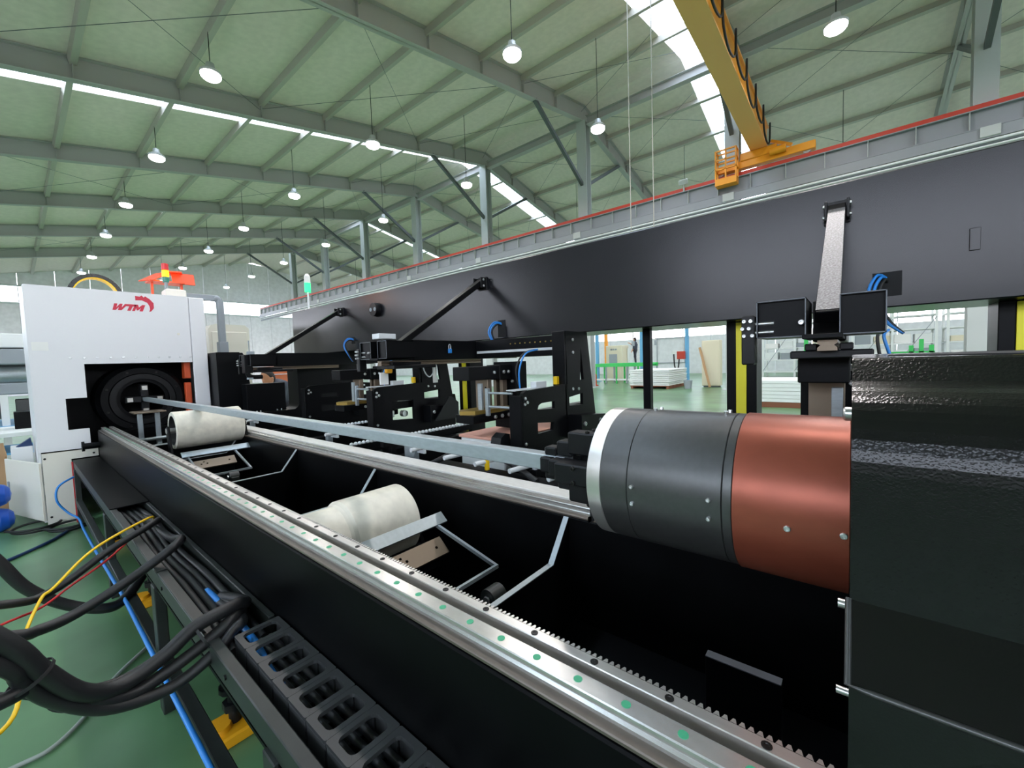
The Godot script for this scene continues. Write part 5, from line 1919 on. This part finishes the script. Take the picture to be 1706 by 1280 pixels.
	g.bx(1.85, 1.105, c - 0.075, 2.26, 1.16, c + 0.09, 0.004)
	var lj := part(g, "lower_jaw", M.black_paint, t)
	for x in [2.06, 2.13, 2.2]: bolt(lj, Vector3(x, 1.13, c + 0.09), Vector3.BACK, 0.013, 0.012, M.bolt_zinc)
	g = Geo.new()
	g.prism(PackedVector2Array([Vector2(1.84, c - 0.02), Vector2(1.9, c - 0.09), Vector2(2.26, c - 0.09), Vector2(2.26, c + 0.06), Vector2(2.1, c + 0.1), Vector2(1.9, c + 0.06)]), "y", 1.16, 1.185)
	part(g, "bronze_pad", M.bronze, lj)
	# rods and cylinder between gripper and plate
	g = Geo.new()
	for y in [1.30, 1.21]: g.cyl(Vector3(1.97, y, c + 0.1), Vector3(1.97, y, Z - 0.08), 0.008, 0.008, 8)
	g.bx(1.955, 1.15, c + 0.1, 1.98, 1.33, c + 0.125, 0.002)
	part(g, "guide_frame", M.galvanised, t)
	g = Geo.new()
	g.bx(1.96, 1.315, Z - 0.12, 2.3, 1.322, Z - 0.05)
	g.bx(2.2, 1.322, Z - 0.11, 2.32, 1.36, Z - 0.06, 0.003)
	part(g, "sensor_bar", M.strip_clear, t)
	g = Geo.new()
	g.bx(2.40, 1.33, Z - 0.06, 2.43, 1.385, Z - 0.03, 0.002)
	part(g, "yellow_tag", M.cable_yellow, t)
	# cables over the top
	for k in 2:
		g = Geo.new()
		g.hose([Vector3(2.42, 1.58, Z - 0.2 - 0.02 * k), Vector3(2.3, 1.55, Z - 0.22 - 0.02 * k), Vector3(2.2, 1.44, Z - 0.2 - 0.03 * k), Vector3(2.2, 1.31, Z - 0.2)], 0.006, 8, 5)
		part(g, "cable", M.cable_blue if k == 0 else M.rubber, t)
	if Z < -3.0 and Z > -3.5:
		g = Geo.new()
		g.bx(2.14, 1.03, Z - 0.14, 2.2, 1.09, Z - 0.06, 0.004)
		g.cyl(Vector3(2.31, 1.05, Z - 0.1), Vector3(2.31, 1.05, Z - 0.05), 0.03, 0.03, 14)
		g.bx(2.2, 1.1, Z - 0.12, 2.34, 1.112, Z - 0.05, 0.002)
		part(g, "inner_fitting", M.bolt_zinc, t)
		g = Geo.new()
		g.bx(2.60, 1.37, Z + 0.014, 2.64, 1.53, Z + 0.018)
		g.bx(2.60, 1.32, Z + 0.014, 2.66, 1.37, Z + 0.018)
		part(g, "white_tag", M.paper_white, t)
		g = Geo.new()
		g.hose([Vector3(2.47, 1.56, Z + 0.03), Vector3(2.48, 1.44, Z + 0.04), Vector3(2.54, 1.38, Z + 0.04), Vector3(2.6, 1.44, Z + 0.04), Vector3(2.62, 1.52, Z + 0.03)], 0.006, 8, 5)
		part(g, "white_cable", M.strip_clear, t)
		g = Geo.new()
		g.bx(2.1, 1.33, Z - 0.12, 2.18, 1.44, Z - 0.1)
		part(g, "paper_tag", M.paper_white, t)
		g = Geo.new()
		g.bx(2.15, 1.43, Z - 0.12, 2.22, 1.49, Z - 0.08, 0.01)
		part(g, "yellow_plug", M.foot_yellow, t)
		g = Geo.new()
		g.prism(PackedVector2Array([Vector2(2.48, 0.97), Vector2(2.78, 0.97), Vector2(2.78, 1.12), Vector2(2.70, 1.18), Vector2(2.66, 1.18)]), "z", Z + 0.16, Z + 0.17)
		part(g, "corner_guard", M.black_oxide, t)

# ---------------------------------------------------------------- ball tables, small supports, loads

func build_conveyors():
	var rows := [[-2.45, 1.0, 1.56, 2.5, "ball transfer bar right in front of the middle clamp stand"], [-3.38, 1.0, 1.62, 2.2, "ball transfer bar behind the middle clamp stand"], [-2.88, 0.92, 1.56, 1.95, "short low ball transfer bar just behind the far rail"], [-1.3, 0.93, 1.72, 2.05, "ball transfer bar half hidden by the chuck jaws"]]
	for r in rows:
		var t := thing("ball_bar", r[4], "ball bar", Vector3(r[2], 0, r[0]), "ball transfer bars beside the bed")
		var g := Geo.new()
		g.bx(r[2], r[1] - 0.05, r[0] - 0.02, r[3], r[1] - 0.008, r[0] + 0.02, 0.002)
		part(g, "bar", M.black_paint, t)
		var first: MeshInstance3D
		var x: float = r[2] + 0.02
		while x < r[3]:
			if first == null:
				g = Geo.new()
				g.ball(Vector3(x, r[1], r[0]), Vector3.ONE * 0.0155, 6, 10)
				first = part(g, "ball", M.pipe_white, t)
			else: again(first, "ball", t, Vector3(x - r[2] - 0.02, 0, 0))
			x += 0.033
		g = Geo.new()
		for px in [r[2] + 0.08, r[3] - 0.08]: g.bx(px - 0.02, 0.0, r[0] - 0.018, px + 0.02, r[1] - 0.05, r[0] + 0.018)
		part(g, "leg", M.black_paint, t)
	# grey posts just behind the far rail
	var lab := ["slim grey upright behind the far rail nearest the cabinet", "slim grey upright behind the far rail, middle one", "broad grey upright behind the far rail nearest the chuck"]
	for i in 3:
		var p: Array = [[-4.87, 0.04], [-3.22, 0.045], [-2.15, 0.1]][i]
		var t := thing("support_upright", lab[i], "upright", Vector3(1.58, 0, p[0]), "grey uprights behind the far rail")
		var g := Geo.new()
		g.bx(1.56, 0.0, p[0] - p[1] * 0.5, 1.60, 1.06, p[0] + p[1] * 0.5, 0.003)
		part(g, "post", M.galvanised, t)
		g = Geo.new()
		g.cyl(Vector3(1.5, 0.985, p[0] + 0.1), Vector3(1.78, 0.985, p[0] + 0.1), 0.012, 0.012, 10)
		g.bx(1.585, 0.95, p[0], 1.60, 1.0, p[0] + 0.12)
		part(g, "side_rod", M.strip_clear, t)
	# drive chain box and pale rods beside the chuck
	var cb := thing("chain_drive", "black chain drive with pale rods in front of the clamp stands", "chain drive", Vector3(1.65, 0, -1.6))
	var g := Geo.new()
	g.bx(1.56, 0.0, -1.95, 1.7, 0.9, -1.0, 0.004)
	part(g, "box", M.black_paint, cb)
	for k in 4:
		g = Geo.new()
		g.cyl(Vector3(1.50 + 0.02 * k, 0.975 - 0.01 * k, -1.75 + 0.22 * k), Vector3(1.74 + 0.02 * k, 0.985 - 0.01 * k, -1.7 + 0.22 * k), 0.013, 0.013, 10)
		part(g, "rod", M.strip_clear, cb)
	g = Geo.new()
	g.hose([Vector3(1.56, 0.9, -1.95), Vector3(1.6, 1.0, -1.7), Vector3(1.66, 0.97, -1.45), Vector3(1.62, 0.9, -1.2)], 0.016, 8, 5)
	part(g, "hose", M.rubber, cb)
	g = Geo.new()
	g.bx(1.58, 0.92, -1.52, 1.605, 1.01, -1.5, 0.004)
	part(g, "yellow_lever", M.cable_yellow, cb)
	# stack with pink board
	var pk := thing("board_stack", "pale stack topped with a pink board between the clamp stands", "board stack", Vector3(2.55, 0.0, -1.95))
	g = Geo.new()
	g.bx(1.98, 0.55, -2.12, 2.75, 0.985, -1.72, 0.006)
	part(g, "white_sheets", M.far_white, pk)
	g = Geo.new()
	g.bx(1.97, 0.985, -2.13, 2.76, 1.003, -1.7, 0.002)
	part(g, "pink_board", M.pink_board, pk)
	g = Geo.new()
	for x in [2.05, 2.65]: g.bx(x - 0.05, 0.0, -2.1, x + 0.05, 0.55, -1.74)
	part(g, "trestle", M.black_paint, pk)
	var cl := thing("edge_clamp", "small black clamp with yellow tab hooked on the pale stack", "clamp", Vector3(1.93, 0.85, -1.72))
	g = Geo.new()
	g.prism(PackedVector2Array([Vector2(1.86, 0.93), Vector2(1.885, 1.03), Vector2(1.93, 1.055), Vector2(1.97, 1.045), Vector2(1.975, 0.95)]), "z", -1.74, -1.66)
	part(g, "body", M.black_oxide, cl)
	g = Geo.new()
	g.prism(PackedVector2Array([Vector2(1.87, 0.91), Vector2(1.885, 0.985), Vector2(1.90, 0.985), Vector2(1.905, 0.91)]), "z", -1.655, -1.65)
	part(g, "yellow_tab", M.cable_yellow, cl)
	# lower carcass under the ball bars
	var lw := thing("conveyor_base", "low black conveyor base frame behind the far rail", "conveyor base", Vector3(2.3, 0, -3.4))
	for z in [-5.2, -4.2, -3.0, -2.7, -1.2]:
		g = Geo.new()
		g.bx(1.75, 0.3, z - 0.05, 2.9, 0.8, z + 0.05, 0.004)
		part(g, "cross_member", M.black_paint, lw)
	g = Geo.new()
	g.bx(2.9, 0.0, -5.5, 2.98, 0.8, 1.5, 0.004)
	part(g, "long_member", M.black_paint, lw)

# ---------------------------------------------------------------- cable tray beside the bed

func build_cable_frame():
	var t := thing("cable_tray_frame", "dark green-black steel tray frame along the near side of the bed", "tray frame", Vector3(0.45, 0, -2.5))
	var z0 := -6.1
	var z1 := 0.6
	var g := Geo.new()
	g.bx(0.34, 0.575, z0, 0.373, 0.645, z1, 0.003)
	part(g, "outer_rail", M.frame_green_black, t)
	g = Geo.new()
	g.bx(0.512, 0.56, z0, 0.533, 0.645, -1.55, 0.003)
	part(g, "inner_rail", M.frame_green_black, t)
	g = Geo.new()
	g.bx(0.34, 0.56, z0, 0.533, 0.57, z1)
	part(g, "tray_floor", M.bed_black, t)
	g = Geo.new()
	g.bx(0.338, 0.646, z0, 0.531, 0.652, -3.62, 0.001)
	part(g, "cover_plate", M.bed_black, t)
	# welded outer angle pieces on top of the rail
	for s in [[-3.5, -2.3], [-2.28, -1.72]]:
		g = Geo.new()
		g.bx(0.341, 0.645, s[0], 0.374, 0.651, s[1], 0.001)
		part(g, "rail_strip", M.frame_green_black, t)
	# lower rail and legs
	g = Geo.new()
	g.bx(0.328, 0.215, z0, 0.37, 0.27, z1, 0.003)
	part(g, "lower_rail", M.frame_green_black, t)
	for z in [-5.95, -3.85, -2.35, -1.07, 0.1]:
		g = Geo.new()
		g.bx(0.33, 0.0, z - 0.035, 0.37, 0.575, z + 0.035, 0.003)
		part(g, "leg", M.frame_green_black, t)
		g = Geo.new()
		g.bx(0.37, 0.5, z - 0.02, 0.534, 0.54, z + 0.02, 0.002)
		part(g, "cross_bar", M.frame_green_black, t)
	g = Geo.new()
	g.bx(0.326, 0.02, -6.08, 0.338, 0.64, -6.05, 0.002)
	part(g, "red_strip", M.cable_red, t)
	for z in [-3.2, -2.2, -1.4]: bolt(t, Vector3(0.34, 0.61, z), Vector3.LEFT, 0.008, 0.005, M.bolt_black, true)
	# energy chain lying in the tray
	var c := thing("energy_chain", "black plastic energy chain with open links lying in the tray", "energy chain", Vector3(0.46, 0.57, -1.5))
	var lm: MeshInstance3D
	var pm: MeshInstance3D
	for k in 20:
		var z := -1.46 + 0.1 * k
		if lm == null:
			g = Geo.new()
			g.prism(Geo.holed(Geo.rect(0.396, z - 0.0495, 0.528, z + 0.0495, 0.006), [Geo.rect(0.413, z - 0.034, 0.511, z + 0.034, 0.016)]), "y", 0.648, 0.658)
			lm = part(g, "link_plate", M.chain_plastic, c)
			g = Geo.new()
			for x in [0.3965, 0.5185]: g.bx(x, 0.575, z - 0.046, x + 0.0085, 0.648, z + 0.046, 0.002)
			g.bx(0.405, 0.575, z - 0.02, 0.518, 0.58, z + 0.02)
			pm = part(g, "side_plates", M.chain_plastic, c)
		else:
			again(lm, "link_plate", c, Vector3(0, 0, 0.1 * k))
			again(pm, "side_plates", c, Vector3(0, 0, 0.1 * k))
	for k in 3:
		g = Geo.new()
		var x := 0.436 + 0.03 * k
		g.hose([Vector3(x, 0.607, -1.5), Vector3(x + 0.003, 0.605, -0.9), Vector3(x, 0.607, 0.5)], 0.0105, 10, 12)
		part(g, "conduit", M.hose_black, c)

func run(called: String, label: String, pts: Array, r: float, m: Material, category := "hose", group := ""):
	var g := Geo.new()
	var p := []
	for q in pts: p.append(Vector3(q[0], q[1], q[2]))
	g.hose(p, r, 12, 8)
	solo(g, called, m, label, category, p[0], group)

func build_hoses():
	var gb := "black hoses slung from the tray"
	run("hose", "black hose leaving the tray nearest the cabinet, with a yellow cable on it", [[0.47, 0.595, -3.5], [0.475, 0.64, -3.15], [0.442, 0.70, -2.9], [0.247, 0.643, -2.8], [0.051, 0.563, -2.7], [-0.088, 0.605, -2.6], [-0.5, 0.8, -2.5]], 0.0165, M.hose_black, "hose", gb)
	run("hose", "single black hose sagging below the yellow cable", [[0.465, 0.595, -3.3], [0.475, 0.64, -2.75], [0.446, 0.721, -2.4], [0.283, 0.645, -2.35], [0.114, 0.592, -2.3], [0.008, 0.593, -2.25], [-0.081, 0.633, -2.2], [-0.5, 0.85, -2.1]], 0.0195, M.hose_black, "hose", gb)
	run("hose", "thick black hose curving from the floor side into the lower frame", [[-0.3, 1.1, -3.0], [-0.17, 0.82, -3.0], [-0.089, 0.654, -3.0], [-0.018, 0.506, -3.0], [0.105, 0.366, -3.0], [0.246, 0.282, -3.0], [0.34, 0.28, -3.1], [0.46, 0.34, -3.3]], 0.025, M.hose_black, "hose", gb)
	var bundle := [[[0.47, 0.615, -1.9], [0.48, 0.67, -1.68], [0.43, 0.70, -1.62], [0.320, 0.694, -1.6], [0.234, 0.656, -1.58], [0.134, 0.643, -1.55], [0.062, 0.690, -1.52], [-0.001, 0.797, -1.5], [-0.055, 0.911, -1.48], [-0.25, 1.2, -1.45]],
		[[0.46, 0.6, -1.95], [0.465, 0.65, -1.68], [0.42, 0.67, -1.6], [0.344, 0.64, -1.585], [0.230, 0.605, -1.575], [0.138, 0.609, -1.55], [0.038, 0.692, -1.53], [-0.022, 0.803, -1.51], [-0.057, 0.880, -1.5], [-0.25, 1.13, -1.47]],
		[[0.45, 0.6, -1.95], [0.45, 0.65, -1.62], [0.41, 0.645, -1.57], [0.357, 0.61, -1.555], [0.241, 0.567, -1.555], [0.110, 0.604, -1.54], [0.016, 0.700, -1.52], [-0.031, 0.789, -1.5], [-0.059, 0.855, -1.48], [-0.25, 1.1, -1.45]],
		[[0.48, 0.6, -1.95], [0.485, 0.66, -1.72], [0.44, 0.69, -1.65], [0.332, 0.672, -1.635], [0.232, 0.635, -1.62], [0.133, 0.626, -1.6], [0.048, 0.675, -1.56], [-0.014, 0.755, -1.52], [-0.063, 0.77, -1.48], [-0.25, 0.8, -1.4]]]
	var bl := ["braided black hose on top of the thick bundle sagging across the lower left", "black hose in the middle of the thick bundle at lower left", "lowest black hose of the thick bundle at lower left", "black hose at the back of the thick bundle, splitting off low at the left edge"]
	for i in 4: run("bundle_hose", bl[i], bundle[i], [0.021, 0.0185, 0.0175, 0.0175][i], M.hose_black, "hose", "thick hose bundle")
	run("thin_cable", "thin black cable looping under the thick hose bundle", [[-0.25, 0.85, -1.6], [-0.031, 0.69, -1.62], [0.016, 0.635, -1.6], [0.052, 0.62, -1.58], [0.10, 0.615, -1.55]], 0.007, M.rubber, "cable")
	for k in 2:
		var g := Geo.new()
		var p: Vector3 = [Vector3(-0.018, 0.785, -1.508), Vector3(0.338, 0.655, -1.592)][k]
		var d: Vector3 = [Vector3(0.45, -0.85, 0), Vector3(0.9, 0.45, 0.1)][k].normalized()
		g.lathe(p - d * 0.004, p + d, [[0.0, 0.044], [0.0, 0.046], [0.008, 0.046], [0.008, 0.044]], 20, false)
		solo(g, "cable_tie", M.rubber, ["black cable tie round the hose bundle near the left edge", "black cable tie round the hose bundle near the tray"][k], "cable tie", p)
	run("yellow_cable", "thin yellow cable lying along the black hose", [[0.47, 0.66, -3.1], [0.42, 0.715, -2.95], [0.201, 0.672, -2.8], [0.059, 0.595, -2.65], [0.017, 0.577, -2.6], [-0.040, 0.506, -2.4], [-0.045, 0.516, -2.1], [-0.083, 0.529, -1.8], [-0.3, 0.6, -1.6]], 0.006, M.cable_yellow, "cable")
	run("red_cable", "thin red cable crossing behind the black hoses", [[-0.4, 0.5, -2.5], [-0.093, 0.524, -2.6], [0.016, 0.506, -2.7], [0.110, 0.544, -2.75], [0.25, 0.6, -2.82], [0.40, 0.66, -3.0]], 0.005, M.cable_red, "cable")
	run("floor_cable", "thin grey cord lying on the green floor", [[0.45, 0.012, -3.1], [0.403, 0.012, -2.995], [0.225, 0.012, -2.789], [0.126, 0.012, -2.607], [0.014, 0.012, -2.475], [-0.091, 0.012, -2.466], [-0.4, 0.012, -2.5]], 0.008, M.cable_grey, "cord")
	run("blue_air_hose", "bright blue air hose looping from the cabinet and along the frame", [[0.42, 0.5, -6.12], [0.330, 0.496, -6.0], [0.218, 0.431, -5.95], [0.201, 0.302, -5.92], [0.264, 0.175, -5.9], [0.32, 0.14, -5.7], [0.315, 0.16, -5.2], [0.312, 0.2, -4.4], [0.31, 0.27, -3.4], [0.312, 0.285, -3.0], [0.312, 0.282, -2.0], [0.312, 0.282, -1.4], [0.312, 0.28, -0.5]], 0.009, M.cable_blue, "hose")
	run("tray_blue_hose", "short bright blue hose lying inside the tray under the chain", [[0.445, 0.62, -2.0], [0.45, 0.622, -1.75], [0.447, 0.62, -1.5], [0.425, 0.622, -1.3], [0.422, 0.62, -1.22]], 0.011, M.cable_blue, "hose")
	run("navy_hose", "dark blue hose lying on the floor towards the cabinet", [[0.30, 0.014, -5.95], [0.154, 0.014, -5.648], [0.0, 0.014, -5.45], [-0.156, 0.014, -5.290], [-0.5, 0.014, -5.0]], 0.013, M.hose_navy, "hose")
	var loops := [[Vector3(0.05, 0.012, -6.2), 0.16, 0.14, "loose black cable loop on the floor beside the cabinet door"], [Vector3(0.27, 0.012, -5.95), 0.15, 0.12, "loose black cable loop on the floor under the cabinet front"]]
	for l in loops:
		var pts := []
		for k in 14:
			var a := TAU * k / 9.0
			var rr: float = 1.0 + 0.04 * k
			pts.append([l[0].x + cos(a) * l[1] * rr * 0.8, 0.012 + 0.004 * k, l[0].z + sin(a) * l[2] * rr])
		run("cable_loop", l[3], pts, 0.011, M.rubber, "cable")
	# hoses lying inside the tray
	for k in 4:
		var x := 0.396 + 0.029 * k
		run("tray_hose", "black corrugated hose lying in the tray, %s counted from the outer rail" % ["first", "second", "third", "fourth"][k], [[x, 0.598, -3.7], [x + 0.006, 0.615 + 0.008 * (k % 2), -3.2], [x - 0.004, 0.612, -2.6], [x + 0.004, 0.612 + 0.006 * (k % 2), -2.1], [x, 0.6, -1.52]], 0.0138, M.hose_black, "hose", "hoses in the tray")
